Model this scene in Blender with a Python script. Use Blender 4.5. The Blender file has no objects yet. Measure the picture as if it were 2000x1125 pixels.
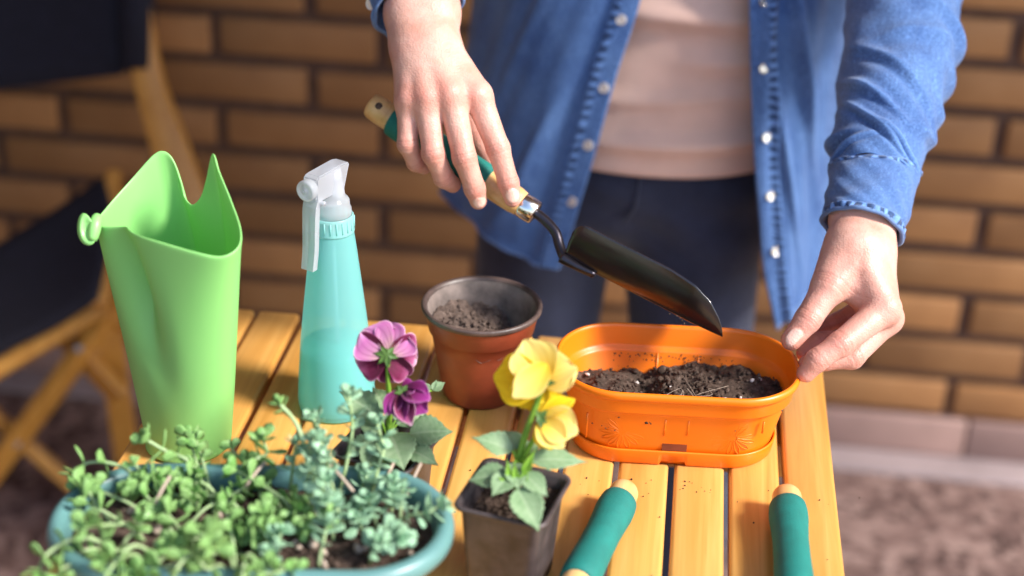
import bpy, bmesh, math, random
import numpy as np
from mathutils import Vector, Matrix, noise as mnoise

random.seed(7)
rng = np.random.default_rng(11)
scene = bpy.context.scene
COL = scene.collection
R = math.radians

# ------------------------------------------------------------------ camera
FPX, PITCH, YAW, ROLL, CAMZ = 3000.0, R(27.5), R(6.2), R(2.0), 1.367
CF = np.array([-math.sin(YAW) * math.cos(PITCH), math.cos(YAW) * math.cos(PITCH), -math.sin(PITCH)])
_r0 = np.array([math.cos(YAW), math.sin(YAW), 0.0])
_u0 = np.cross(_r0, CF)
CR = math.cos(ROLL) * _r0 + math.sin(ROLL) * _u0
CU = np.cross(CR, CF)
CC = np.array([0.0, 0.0, CAMZ])
cam_data = bpy.data.cameras.new('camera')
cam_data.lens = 54.0
cam_data.sensor_width = 36.0
cam_data.sensor_fit = 'HORIZONTAL'
cam_data.clip_start = 0.05
cam_data.clip_end = 200.0
cam_data.dof.use_dof = True
cam_data.dof.focus_distance = 1.125
cam_data.dof.aperture_fstop = 2.7
cam = bpy.data.objects.new('camera', cam_data)
COL.objects.link(cam)
cam.matrix_world = Matrix(((CR[0], CU[0], -CF[0], CC[0]), (CR[1], CU[1], -CF[1], CC[1]), (CR[2], CU[2], -CF[2], CC[2]), (0, 0, 0, 1)))
scene.camera = cam

# ------------------------------------------------------------------ daylight
SUN_AZ = R(106.0)      # compass bearing of the sun measured from +y towards +x
SUN_EL = R(40.0)
world = bpy.data.worlds.new('World')
scene.world = world
world.use_nodes = True
wn = world.node_tree
sky = wn.nodes.new('ShaderNodeTexSky')
sky.sky_type = 'NISHITA'
sky.sun_disc = False
sky.sun_elevation = SUN_EL
sky.sun_rotation = SUN_AZ
bg = wn.nodes['Background']
bg.inputs['Strength'].default_value = 0.15
wn.links.new(sky.outputs[0], bg.inputs['Color'])
sun_data = bpy.data.lights.new('sun', 'SUN')
sun_data.energy = 3.6
sun_data.angle = R(13.0)
sun_data.color = (1.0, 0.955, 0.89)
sun = bpy.data.objects.new('sun', sun_data)
COL.objects.link(sun)
_sd = Vector((math.sin(SUN_AZ) * math.cos(SUN_EL), math.cos(SUN_AZ) * math.cos(SUN_EL), math.sin(SUN_EL)))
sun.rotation_euler = _sd.to_track_quat('Z', 'Y').to_euler()
sun.location = (3, -3, 4)
vs = scene.view_settings
vs.view_transform = 'Standard'
vs.look = 'None'
vs.exposure = 1.08
vs.gamma = 1.0
vs.use_curve_mapping = False

# ------------------------------------------------------------------ helpers
def at(u, v, d):
    """world point seen at photograph pixel (u, v), d metres along the lens axis"""
    return CC + (CF + CR * (u - 1000.0) / FPX - CU * (v - 562.5) / FPX) * d

def ony(u, v, y):
    r = CF + CR * (u - 1000.0) / FPX - CU * (v - 562.5) / FPX
    return CC + r * (y / r[1])

def nrm(v):
    v = np.asarray(v, float)
    return v / (np.linalg.norm(v) + 1e-12)

def mesh_obj(name, verts, faces, mat=None, parent=None, smooth=True, uv=None, attrs=None):
    me = bpy.data.meshes.new(name)
    me.from_pydata([tuple(map(float, v)) for v in verts], [], [tuple(map(int, f)) for f in faces])
    if uv is not None:
        l = me.uv_layers.new(name='UVMap')
        idx = np.empty(len(me.loops), int)
        me.loops.foreach_get('vertex_index', idx)
        l.data.foreach_set('uv', np.asarray(uv, float)[idx].ravel())
    for k, a in (attrs or {}).items():
        at_ = me.attributes.new(k, 'FLOAT', 'POINT')
        at_.data.foreach_set('value', np.asarray(a, float))
    if smooth:
        me.polygons.foreach_set('use_smooth', [True] * len(me.polygons))
    me.update()
    if mat is not None:
        for m in (mat if isinstance(mat, (list, tuple)) else [mat]):
            me.materials.append(m)
    o = bpy.data.objects.new(name, me)
    COL.objects.link(o)
    if parent is not None:
        o.parent = parent
        o.matrix_parent_inverse = parent.matrix_world.inverted()
    return o

def tag(o, label=None, cat=None, group=None, kind=None):
    if label: o['label'] = label
    if cat: o['category'] = cat
    if group: o['group'] = group
    if kind: o['kind'] = kind
    return o

def thing(name, label, cat, loc, group=None):
    o = bpy.data.objects.new(name, None)
    o.empty_display_size = 0.03
    COL.objects.link(o)
    o.location = tuple(map(float, loc))
    o.matrix_world = Matrix.Translation(o.location)
    return tag(o, label, cat, group)

def mod(o, kind, **kw):
    m = o.modifiers.new(kind.lower(), kind)
    for k, v in kw.items():
        setattr(m, k, v)
    return o

class MB:
    """collects pieces of one mesh"""
    def __init__(s):
        s.v, s.f, s.n = [], [], 0
    def add(s, v, f):
        v = np.asarray(v, float)
        s.v.append(v)
        s.f += [tuple(i + s.n for i in q) for q in f]
        s.n += len(v)
        return s
    def build(s, name, mat=None, parent=None, smooth=True, **kw):
        return mesh_obj(name, np.concatenate(s.v), s.f, mat, parent, smooth, **kw)

def grid_faces(n, m, cu=False, cv=False):
    f = []
    for i in range(n if cu else n - 1):
        for j in range(m if cv else m - 1):
            a, b = i, (i + 1) % n
            c, d = j, (j + 1) % m
            f.append((a * m + c, a * m + d, b * m + d, b * m + c))
    return f

def cr_interp(P, t, closed=False):
    """Catmull-Rom through the rows of P at parameters t (0..n-1, or 0..n closed)"""
    P = np.asarray(P, float)
    n = len(P)
    t = np.asarray(t, float)
    i = np.floor(t).astype(int)
    if not closed:
        i = np.clip(i, 0, n - 2)
    w = (t - i).reshape((-1,) + (1,) * (P.ndim - 1))
    if closed:
        g = lambda k: P[k % n]
    else:
        ext = np.concatenate([[2 * P[0] - P[1]], P, [2 * P[-1] - P[-2]]])
        g = lambda k: ext[k + 1]
    p0, p1, p2, p3 = g(i - 1), g(i), g(i + 1), g(i + 2)
    return 0.5 * (2 * p1 + (p2 - p0) * w + (2 * p0 - 5 * p1 + 4 * p2 - p3) * w ** 2 + (3 * p1 - p0 - 3 * p2 + p3) * w ** 3)

def spline(P, n, closed=False):
    k = len(P)
    t = np.linspace(0, k, n, endpoint=False) if closed else np.linspace(0, k - 1, n)
    return cr_interp(P, t, closed)

def patch(P, n, m):
    P = np.asarray(P, float)
    a = cr_interp(P, np.linspace(0, P.shape[0] - 1, n))
    b = cr_interp(a.transpose(1, 0, 2), np.linspace(0, P.shape[1] - 1, m))
    return b.transpose(1, 0, 2)

def frames(P):
    P = np.asarray(P, float)
    T = np.gradient(P, axis=0)
    T /= np.linalg.norm(T, axis=1)[:, None] + 1e-12
    N = np.zeros_like(P)
    a = np.array([0, 0, 1.0]) if abs(T[0][2]) < 0.9 else np.array([1.0, 0, 0])
    n0 = nrm(np.cross(np.cross(T[0], a), T[0]))
    for i in range(len(P)):
        n0 = nrm(n0 - T[i] * (n0 @ T[i]))
        N[i] = n0
    return T, N, np.cross(T, N)

def tube(P, r, n=12, caps=True):
    P = np.asarray(P, float)
    r = np.broadcast_to(np.asarray(r, float), (len(P),))
    T, N, B = frames(P)
    a = np.linspace(0, 2 * math.pi, n, endpoint=False)
    V = P[:, None, :] + r[:, None, None] * (N[:, None, :] * np.cos(a)[None, :, None] + B[:, None, :] * np.sin(a)[None, :, None])
    f = grid_faces(len(P), n, False, True)
    f = [q[::-1] for q in f]
    V = V.reshape(-1, 3)
    if caps:
        f.append(tuple(range(n))); f.append(tuple(range((len(P) - 1) * n, len(P) * n))[::-1])
        f[-2] = f[-2][::-1]; f[-1] = f[-1][::-1]
        f[-2], f[-1] = f[-2][::-1], f[-1][::-1]
    return V, f

def lathe(prof, n=48, c=(0, 0, 0)):
    prof = np.asarray(prof, float)
    a = np.linspace(0, 2 * math.pi, n, endpoint=False)
    V = np.stack([prof[:, 0:1] * np.cos(a), prof[:, 0:1] * np.sin(a), np.repeat(prof[:, 1:2], n, 1)], -1)
    return V.reshape(-1, 3) + np.asarray(c), [q[::-1] for q in grid_faces(len(prof), n, False, True)]

def lathe_axis(prof, a, b, n=24):
    """profile of (radius, distance along a->b)"""
    ax = nrm(np.asarray(b) - np.asarray(a))
    h = np.array([0, 0, 1.0]) if abs(ax[2]) < 0.9 else np.array([1.0, 0, 0])
    e1 = nrm(np.cross(ax, h)); e2 = np.cross(ax, e1)
    V, f = lathe(prof, n)
    return np.asarray(a) + V[:, 0:1] * e1 + V[:, 1:2] * e2 + V[:, 2:3] * ax, f

def box_vf(x0, x1, y0, y1, z0, z1):
    v = [(x, y, z) for x in (x0, x1) for y in (y0, y1) for z in (z0, z1)]
    return v, [(0, 1, 3, 2), (4, 6, 7, 5), (0, 4, 5, 1), (2, 3, 7, 6), (0, 2, 6, 4), (1, 5, 7, 3)]

def box(name, x0, x1, y0, y1, z0, z1, mat, parent=None, bevel=0.0, seg=2):
    v, f = box_vf(x0, x1, y0, y1, z0, z1)
    o = mesh_obj(name, v, f, mat, parent, smooth=False)
    if bevel:
        bevel_mesh(o.data, bevel, seg)
    return o

def bevel_mesh(me, w, seg=2):
    bm = bmesh.new(); bm.from_mesh(me)
    bmesh.ops.bevel(bm, geom=bm.edges[:], offset=w, segments=seg, affect='EDGES', profile=0.5)
    bm.to_mesh(me); bm.free()
    me.polygons.foreach_set('use_smooth', [True] * len(me.polygons))

def bar(name, a, b, side, w, t, mat, parent, bevel=0.003):
    """a plank from a to b, w wide along side, t thick"""
    a, b = np.asarray(a, float), np.asarray(b, float)
    ax = nrm(b - a)
    s = nrm(np.asarray(side, float) - ax * (np.asarray(side, float) @ ax))
    n = np.cross(ax, s)
    v = [p + s * (i * w / 2) + n * (j * t / 2) for p in (a, b) for i in (-1, 1) for j in (-1, 1)]
    f = [(0, 1, 3, 2), (4, 6, 7, 5), (0, 4, 5, 1), (2, 3, 7, 6), (0, 2, 6, 4), (1, 5, 7, 3)]
    o = mesh_obj(name, v, f, mat, parent, smooth=False)
    bm = bmesh.new(); bm.from_mesh(o.data)
    bmesh.ops.recalc_face_normals(bm, faces=bm.faces[:])
    if bevel:
        bmesh.ops.bevel(bm, geom=bm.edges[:], offset=bevel, segments=2, affect='EDGES', profile=0.5)
    bm.to_mesh(o.data); bm.free()
    return o

def fbm(P, scale, octv=3, seed=0.0):
    out = np.empty(len(P))
    for i, p in enumerate(P):
        q = Vector((p[0] * scale + seed, p[1] * scale + seed * 1.7, p[2] * scale - seed))
        s, a = 0.0, 1.0
        for k in range(octv):
            s += a * mnoise.noise(q); q = q * 2.03; a *= 0.5
        out[i] = s
    return out

# --- implicit surfaces for the body: blended round cones, meshed with surface nets
def sd_cone(P, a, b, ra, rb):
    a, b = np.asarray(a, float), np.asarray(b, float)
    ba = b - a
    h = np.clip((P - a) @ ba / max(ba @ ba, 1e-12), 0, 1)
    return np.linalg.norm(P - a - h[..., None] * ba, axis=-1) - (ra + (rb - ra) * h)

def sd_ell(P, c, r, ax=None):
    q = P - np.asarray(c, float)
    if ax is not None:
        q = q @ np.asarray(ax, float).T
    r = np.asarray(r, float)
    k0 = np.linalg.norm(q / r, axis=-1); k1 = np.linalg.norm(q / (r * r), axis=-1)
    return k0 * (k0 - 1.0) / (k1 + 1e-9)

def smin(a, b, k):
    h = np.clip(k - np.abs(a - b), 0, None) / k
    return np.minimum(a, b) - h * h * k * 0.25

def surface_nets(fn, lo, hi, h):
    lo, hi = np.asarray(lo, float), np.asarray(hi, float)
    n = np.ceil((hi - lo) / h).astype(int) + 1
    ax = [lo[i] + h * np.arange(n[i]) for i in range(3)]
    G = np.stack(np.meshgrid(*ax, indexing='ij'), -1)
    V = fn(G)
    S = V < 0
    cnt = np.zeros(tuple(n - 1), int)
    pos = np.zeros(tuple(n - 1) + (3,)); num = np.zeros(tuple(n - 1))
    c = [(i, j, k) for i in (0, 1) for j in (0, 1) for k in (0, 1)]
    sl = lambda o: tuple(slice(o[d], n[d] - 1 + o[d]) for d in range(3))
    for o in c:
        cnt += S[sl(o)]
    for o in c:
        for d in range(3):
            if o[d] == 0:
                p = list(o); p[d] = 1
                va, vb = V[sl(o)], V[sl(tuple(p))]
                x = (va < 0) != (vb < 0)
                t = np.where(x, va / np.where(x, va - vb, 1), 0)
                for e in range(3):
                    pos[..., e] += np.where(x, o[e] + (t if e == d else 0), 0)
                num += x
    act = (cnt > 0) & (cnt < 8)
    idx = -np.ones(act.shape, int)
    idx[act] = np.arange(act.sum())
    cell = np.argwhere(act)
    verts = lo + h * (cell + pos[act] / num[act][:, None])
    faces = []
    for d in range(3):
        e, g = (d + 1) % 3, (d + 2) % 3
        s0 = [slice(None)] * 3; s1 = [slice(None)] * 3
        s0[d] = slice(0, n[d] - 1); s1[d] = slice(1, n[d])
        x = S[tuple(s0)] != S[tuple(s1)]
        q = np.argwhere(x)
        q = q[(q[:, e] > 0) & (q[:, g] > 0) & (q[:, e] < n[e] - 1) & (q[:, g] < n[g] - 1)]
        def cid(de, dg):
            k = q.copy(); k[:, e] -= de; k[:, g] -= dg
            return idx[k[:, 0], k[:, 1], k[:, 2]]
        Q = np.stack([cid(1, 1), cid(0, 1), cid(0, 0), cid(1, 0)], 1)
        inside = S[q[:, 0], q[:, 1], q[:, 2]]
        Q[~inside] = Q[~inside][:, ::-1]
        faces.append(Q)
    return verts, np.concatenate(faces)
# ------------------------------------------------------------------ materials
class NT:
    def __init__(s, name):
        s.m = bpy.data.materials.new(name)
        s.m.use_nodes = True
        s.t = s.m.node_tree
        s.b = s.t.nodes['Principled BSDF']
        s.out = s.t.nodes['Material Output']
    def n(s, kind, **kw):
        nd = s.t.nodes.new('ShaderNode' + kind)
        for k, v in kw.items():
            if k.startswith('i_'):
                key = k[2:]
                key = int(key) if key.isdigit() else key.replace('_', ' ')
                nd.inputs[key].default_value = v
            else:
                setattr(nd, k, v)
        return nd
    def l(s, a, b):
        s.t.links.new(a, b)
    def coords(s, scale=(1, 1, 1), kind='Object', rnd=0.0):
        tc = s.n('TexCoord')
        mp = s.n('Mapping')
        mp.inputs['Scale'].default_value = scale
        s.l(tc.outputs[kind], mp.inputs[0])
        if rnd:
            oi = s.n('ObjectInfo')
            mu = s.n('VectorMath', operation='SCALE', i_0=(rnd, rnd * 1.7, rnd * 0.6))
            s.l(oi.outputs['Random'], mu.inputs['Scale'])
            ad = s.n('VectorMath', operation='ADD')
            s.l(mp.outputs[0], ad.inputs[0]); s.l(mu.outputs[0], ad.inputs[1])
            return ad.outputs[0]
        return mp.outputs[0]
    def noise(s, co, scale, detail=3.0, rough=0.55, dist=0.0):
        nd = s.n('TexNoise', i_Scale=scale, i_Detail=detail, i_Roughness=rough, i_Distortion=dist)
        if co is not None:
            s.l(co, nd.inputs['Vector'])
        return nd.outputs['Fac']
    def ramp(s, fac, stops):
        nd = s.n('ValToRGB')
        e = nd.color_ramp.elements
        while len(e) < len(stops):
            e.new(0.5)
        for q, (p, c) in zip(e, stops):
            q.position = p
            q.color = (c, c, c, 1) if isinstance(c, (int, float)) else (*c, 1)
        s.l(fac, nd.inputs[0])
        return nd.outputs[0]
    def mix(s, fac, a, b, blend='MIX'):
        nd = s.n('Mix', data_type='RGBA', blend_type=blend)
        for sock, v in ((nd.inputs[0], fac), (nd.inputs[6], a), (nd.inputs[7], b)):
            if isinstance(v, (int, float)):
                sock.default_value = v
            elif isinstance(v, tuple):
                sock.default_value = (*v, 1)
            else:
                s.l(v, sock)
        return nd.outputs[2]
    def attr(s, name):
        return s.n('Attribute', attribute_name=name).outputs['Fac']
    def bump(s, h, strength=0.3, dist=0.002, prev=None):
        nd = s.n('Bump', i_Strength=strength, i_Distance=dist)
        s.l(h, nd.inputs['Height'])
        if prev is not None:
            s.l(prev, nd.inputs['Normal'])
        s.l(nd.outputs[0], s.b.inputs['Normal'])
        return nd.outputs[0]
    def col(s, c):
        if isinstance(c, tuple):
            s.b.inputs['Base Color'].default_value = (*c, 1)
        else:
            s.l(c, s.b.inputs['Base Color'])
        return s
    def set(s, **kw):
        for k, v in kw.items():
            i = s.b.inputs[k.replace('_', ' ')]
            if isinstance(v, (int, float)) or isinstance(v, tuple):
                i.default_value = v
            else:
                s.l(v, i)
        return s

def m_plain(name, c, rough=0.5, var=0.12, scale=30, bump=0.0, bscale=200, **kw):
    k = NT(name)
    co = k.coords()
    f = k.noise(co, scale, 4)
    dark = tuple(x * (1 - var) for x in c); lite = tuple(min(1, x * (1 + var)) for x in c)
    k.col(k.ramp(f, [(0.3, dark), (0.7, lite)]))
    k.set(Roughness=rough, **kw)
    if bump:
        k.bump(k.noise(co, bscale, 2), bump, 0.001)
    return k.m

def m_brick():
    k = NT('brick_glazed')
    co = k.coords((1, 1, 1), rnd=30)
    f = k.noise(co, 9, 4)
    g = k.noise(co, 90, 3, 0.7)
    oi = k.n('ObjectInfo')
    c = k.ramp(f, [(0.25, (0.32, 0.140, 0.047)), (0.55, (0.41, 0.19, 0.066)), (0.8, (0.47, 0.23, 0.088))])
    v = k.ramp(oi.outputs['Random'], [(0.0, 0.72), (1.0, 1.14)])
    c = k.mix(1.0, c, v, 'MULTIPLY')
    c = k.mix(k.ramp(g, [(0.62, 0.0), (0.75, 0.35)]), c, (0.16, 0.07, 0.025))
    k.col(c).set(Roughness=0.6)
    k.bump(g, 0.25, 0.002)
    return k.m

def m_floor():
    k = NT('pebbled_floor')
    co = k.coords()
    vo = k.n('TexVoronoi', i_Scale=58.0)
    k.l(co, vo.inputs['Vector'])
    c = k.ramp(vo.outputs['Color'], [(0.15, (0.06, 0.032, 0.028)), (0.5, (0.19, 0.115, 0.10)), (0.85, (0.34, 0.23, 0.20))])
    big = k.noise(co, 5.0, 3)
    c = k.mix(k.ramp(big, [(0.35, 0.0), (0.7, 0.4)]), c, (0.11, 0.06, 0.05))
    k.col(c).set(Roughness=0.75)
    k.bump(vo.outputs['Distance'], 0.5, 0.004)
    return k.m

def m_wood(name, dark, mid, lite, along=1, rough=0.36, coat=0.25, grain=1.0):
    k = NT(name)
    s = [22.0, 22.0, 22.0]; s[along] = 1.1
    co = k.coords(tuple(s), rnd=40)
    f = k.noise(co, 2.6 * grain, 5, 0.6, 1.2)
    s2 = [160.0, 160.0, 160.0]; s2[along] = 5.0
    co2 = k.coords(tuple(s2), rnd=70)
    g = k.noise(co2, 1.8, 3, 0.6)
    c = k.ramp(f, [(0.28, dark), (0.5, mid), (0.74, lite)])
    c = k.mix(k.ramp(g, [(0.5, 0.0), (0.72, 0.28)]), c, tuple(x * 0.68 for x in mid))
    kn = k.noise(k.coords((14, 3.2, 14), rnd=90), 1.6, 2)
    c = k.mix(k.ramp(kn, [(0.62, 0.0), (0.74, 0.35)]), c, tuple(x * 0.7 for x in mid))
    oi = k.n('ObjectInfo')
    c = k.mix(1.0, c, k.ramp(oi.outputs['Random'], [(0, (0.90, 0.88, 0.85)), (1, (1.08, 1.09, 1.10))]), 'MULTIPLY')
    k.col(c).set(Roughness=rough, Coat_Weight=coat, Coat_Roughness=0.22)
    k.bump(g, 0.12, 0.0006)
    return k.m

def m_denim(name, base, worn, pucker=0.0, rough=0.88, contrast=1.0):
    k = NT(name)
    co = k.coords((1, 1, 1))
    f = k.noise(co, 20, 5, 0.65)
    u1 = k.coords((1900, 300, 1), 'UV'); u2 = k.coords((420, 1900, 1), 'UV')
    n1 = k.noise(u1, 1.0, 2); n2 = k.noise(u2, 1.0, 2)
    th = k.mix(0.5, n1, n2)
    slub = k.noise(k.coords((70, 420, 1), 'UV'), 1.0, 3, 0.7)
    c = k.mix(k.ramp(f, [(0.3, 0.0), (0.72, 1.0)]), base, worn)
    lite = tuple(min(1, x * 1.7 + .03) for x in worn); dark = tuple(x * 0.42 for x in base)
    c = k.mix(k.ramp(th, [(0.38, 0.7 * contrast), (0.55, 0.0)]), c, dark)
    c = k.mix(k.ramp(th, [(0.52, 0.0), (0.66, 0.62 * contrast)]), c, lite)
    c = k.mix(k.ramp(slub, [(0.52, 0.0), (0.75, 0.40 * contrast)]), c, lite)
    geo = k.n('NewGeometry')
    c = k.mix(k.ramp(geo.outputs['Pointiness'], [(0.52, 0.0), (0.60, 0.45 * contrast)]), c, lite)
    if pucker:
        wv = k.n('TexWave', wave_type='BANDS', bands_direction='X', i_Scale=0.45, i_Distortion=6.0, i_Detail=2.0)
        wv.inputs['Detail Scale'].default_value = 1.5
        k.l(k.coords((75, 40, 1), 'UV'), wv.inputs['Vector'])
        sx = k.n('SeparateXYZ'); k.l(k.coords((1, 50, 1), 'UV'), sx.inputs[0])
        mk = k.ramp(sx.outputs[1], [(0.0, .35), (.10, 0.0), (.58, 0.0), (.70, 1.0), (.92, 1.0), (1.0, .2)])
        def lim(v_):
            q = k.n('Math', operation='MULTIPLY'); k.l(v_, q.inputs[0]); k.l(mk, q.inputs[1]); return q.outputs[0]
        c = k.mix(lim(k.ramp(wv.outputs['Fac'], [(0.35, pucker), (0.6, 0.0)])), c, dark)
        c = k.mix(lim(k.ramp(wv.outputs['Fac'], [(0.6, 0.0), (0.9, pucker * .7)])), c, lite)
    k.col(c).set(Roughness=rough, Sheen_Weight=0.2, Sheen_Roughness=0.5)
    b = k.bump(th, 0.6, 0.0012)
    k.bump(k.noise(co, 70, 3), 0.3, 0.003, b)
    return k.m

def m_leafy(name, base, lite, vein=None, rough=0.5, trans=0.35, rnd=20.0, tip=None):
    k = NT(name)
    co = k.coords((1, 1, 1), rnd=rnd)
    f = k.noise(co, 90, 3)
    c = k.ramp(f, [(0.3, base), (0.7, lite)])
    if vein is not None:
        c = k.mix(k.attr('vein'), c, vein)
    if tip is not None:
        c = k.mix(k.attr('along'), c, tip)
    k.col(c).set(Roughness=rough, Specular_IOR_Level=0.35)
    tr = k.n('BsdfTranslucent')
    k.l(c, tr.inputs['Color'])
    mx = k.n('MixShader', i_0=trans)
    k.l(k.b.outputs[0], mx.inputs[1]); k.l(tr.outputs[0], mx.inputs[2])
    k.l(mx.outputs[0], k.out.inputs['Surface'])
    k.bump(k.noise(co, 260, 3), 0.25, 0.0008)
    return k.m

def m_petal(name, stops, vein_col=None, trans=0.45):
    """colour runs from the petal's base to its edge; fine veins fan out"""
    k = NT(name)
    al = k.attr('along')
    c = k.ramp(al, stops)
    if vein_col is not None:
        ac = k.attr('across')
        w = k.n('Math', operation='SINE')
        mul = k.n('Math', operation='MULTIPLY', i_1=26.0)
        k.l(ac, mul.inputs[0]); k.l(mul.outputs[0], w.inputs[0])
        fade = k.n('Math', operation='MULTIPLY')
        k.l(k.ramp(w.outputs[0], [(0.55, 0.0), (1.0, 0.6)]), fade.inputs[0])
        k.l(k.ramp(al, [(0.25, 1.0), (0.8, 0.0)]), fade.inputs[1])
        c = k.mix(fade.outputs[0], c, vein_col)
    k.col(c).set(Roughness=0.55, Sheen_Weight=0.3, Specular_IOR_Level=0.25)
    tr = k.n('BsdfTranslucent')
    k.l(c, tr.inputs['Color'])
    mx = k.n('MixShader', i_0=trans)
    k.l(k.b.outputs[0], mx.inputs[1]); k.l(tr.outputs[0], mx.inputs[2])
    k.l(mx.outputs[0], k.out.inputs['Surface'])
    co = k.coords()
    k.bump(k.noise(co, 300, 2), 0.2, 0.0006)
    return k.m

def m_soil(name='potting_soil', a=(0.030, 0.019, 0.014), b=(0.11, 0.073, 0.055), c=(0.27, 0.20, 0.165)):
    k = NT(name)
    co = k.coords()
    f = k.noise(co, 240, 5, 0.75)
    g = k.noise(co, 45, 3)
    col = k.ramp(f, [(0.3, a), (0.55, b), (0.78, c)])
    col = k.mix(k.ramp(g, [(0.4, 0.0), (0.7, 0.5)]), col, a)
    k.col(col).set(Roughness=0.95, Specular_IOR_Level=0.2)
    k.bump(f, 0.8, 0.003)
    return k.m

def m_skin():
    k = NT('skin')
    co = k.coords()
    f = k.noise(co, 55, 4)
    c = k.ramp(f, [(0.3, (0.55, 0.285, 0.215)), (0.7, (0.67, 0.40, 0.325))])
    c = k.mix(k.ramp(k.noise(co, 34, 4, 0.7), [(0.45, 0.0), (0.7, 0.42)]), c, (0.58, 0.23, 0.18))
    c = k.mix(k.attr('blush'), c, (0.60, 0.20, 0.15))
    c = k.mix(k.attr('nail'), c, (0.74, 0.46, 0.38))
    c = k.mix(k.attr('crease'), c, (0.36, 0.12, 0.085))
    k.col(c)
    ro = k.n('MapRange', i_3=0.46, i_4=0.22)
    k.l(k.attr('nail'), ro.inputs[0])
    k.set(Roughness=ro.outputs[0], Subsurface_Weight=0.22, Subsurface_Radius=(0.012, 0.005, 0.003), Subsurface_Scale=0.5, Specular_IOR_Level=0.45)
    vo = k.n('TexVoronoi', i_Scale=700.0)
    k.l(co, vo.inputs['Vector'])
    b = k.bump(vo.outputs['Distance'], 0.28, 0.0008)
    b = k.bump(k.noise(k.coords((1, 1, 1)), 180, 3), 0.32, 0.0012, b)
    k.bump(k.noise(k.coords((1, 1, 1)), 60, 2), 0.22, 0.003, b)
    return k.m

def m_translucent(name, c, trans=0.5, alpha=0.25, rough=0.3):
    """milky plastic: diffuse + translucent + a share of see-through, with gloss"""
    k = NT(name)
    k.col(m := c).set(Roughness=rough, Specular_IOR_Level=0.5)
    tr = k.n('BsdfTranslucent'); tr.inputs[0].default_value = (*c, 1)
    tp = k.n('BsdfTransparent'); tp.inputs[0].default_value = (*[x * 0.5 + 0.5 for x in c], 1)
    a = k.n('MixShader', i_0=trans); b = k.n('MixShader', i_0=alpha)
    k.l(k.b.outputs[0], a.inputs[1]); k.l(tr.outputs[0], a.inputs[2])
    k.l(a.outputs[0], b.inputs[1]); k.l(tp.outputs[0], b.inputs[2])
    k.l(b.outputs[0], k.out.inputs['Surface'])
    k.bump(k.noise(k.coords(), 120, 2), 0.05, 0.001)
    return k.m

M = {}
M['brick'] = m_brick()
M['mortar'] = m_plain('mortar', (0.115, 0.062, 0.042), 0.95, 0.25, 40, 0.6, 300)
M['skirting'] = m_plain('skirting_tile', (0.36, 0.225, 0.19), 0.45, 0.14, 12, 0.1)
M['floor'] = m_floor()
M['border'] = m_plain('pale_concrete', (0.30, 0.235, 0.235), 0.7, 0.16, 9, 0.3)
M['plaster'] = m_plain('plaster', (0.45, 0.42, 0.40), 0.9, 0.06, 4)
M['slat'] = m_wood('varnished_slat', (0.54, 0.25, 0.050), (0.66, 0.335, 0.085), (0.76, 0.42, 0.13), 1)
M['frame'] = m_wood('varnished_frame', (0.40, 0.16, 0.022), (0.54, 0.235, 0.038), (0.64, 0.30, 0.06), 0)
M['chair_wood'] = m_wood('chair_wood', (0.46, 0.195, 0.030), (0.58, 0.265, 0.046), (0.66, 0.33, 0.07), 2)
M['handle'] = m_wood('handle_wood', (0.56, 0.30, 0.10), (0.70, 0.42, 0.17), (0.80, 0.54, 0.27), 1, 0.4, 0.2)
M['canvas'] = m_plain('navy_canvas', (0.007, 0.006, 0.014), 0.9, 0.2, 60, 0.3, 500)
M['grip'] = m_plain('foam_grip', (0.003, 0.155, 0.130), 0.75, 0.12, 80, 0.35, 900)
M['chrome'] = m_plain('chrome', (0.75, 0.74, 0.72), 0.16, 0.05, 30, Metallic=1.0)
M['steel'] = m_plain('dark_steel', (0.055, 0.048, 0.058), 0.28, 0.2, 60, 0.08, 200, Metallic=0.9)
M['blade'] = m_plain('blade_paint', (0.013, 0.008, 0.008), 0.16, 0.35, 25, 0.06, 150, Specular_IOR_Level=0.8)
M['can'] = m_translucent('green_rubber', (0.31, 0.70, 0.215), 0.25, 0.0, 0.36)
M['orange'] = m_plain('orange_plastic', (0.86, 0.185, 0.004), 0.36, 0.05, 14, 0.04, 300)
M['terracotta'] = m_plain('terracotta_plastic', (0.21, 0.040, 0.016), 0.45, 0.25, 35, 0.1)
M['pot_black'] = m_plain('black_plastic_rim', (0.062, 0.048, 0.048), 0.42, 0.55, 60, 0.2)
M['pot_rim'] = m_plain('brown_rim_plastic', (0.080, 0.052, 0.044), 0.45, 0.5, 60, 0.2)
M['pot_dusty'] = m_plain('dusty_inner_plastic', (0.15, 0.115, 0.10), 0.75, 0.5, 55, 0.3)
M['trough'] = m_plain('teal_plastic', (0.105, 0.235, 0.230), 0.36, 0.1, 14, 0.06)
M['soil'] = m_soil()
M['soil_dry'] = m_soil('dry_soil', (0.06, 0.042, 0.034), (0.15, 0.105, 0.085), (0.30, 0.23, 0.19))
M['denim'] = m_denim('denim_shirt', (0.028, 0.088, 0.28), (0.105, 0.22, 0.48))
M['denim_seam'] = m_denim('denim_seam', (0.055, 0.125, 0.33), (0.18, 0.30, 0.55))
M['placket'] = m_denim('denim_placket', (0.028, 0.088, 0.28), (0.105, 0.22, 0.48), 0.85)
M['jeans'] = m_denim('dark_jeans', (0.006, 0.010, 0.032), (0.021, 0.028, 0.068), contrast=.5)
M['tee'] = m_plain('peach_jersey', (0.74, 0.48, 0.385), 0.9, 0.05, 40, 0.25, 700, Sheen_Weight=0.2)
M['skin'] = m_skin()
M['hair'] = m_plain('brown_hair', (0.06, 0.03, 0.015), 0.5, 0.3, 40, 0.5, 120)
M['shoe'] = m_plain('shoe_canvas', (0.10, 0.10, 0.12), 0.8, 0.1, 40)
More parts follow.
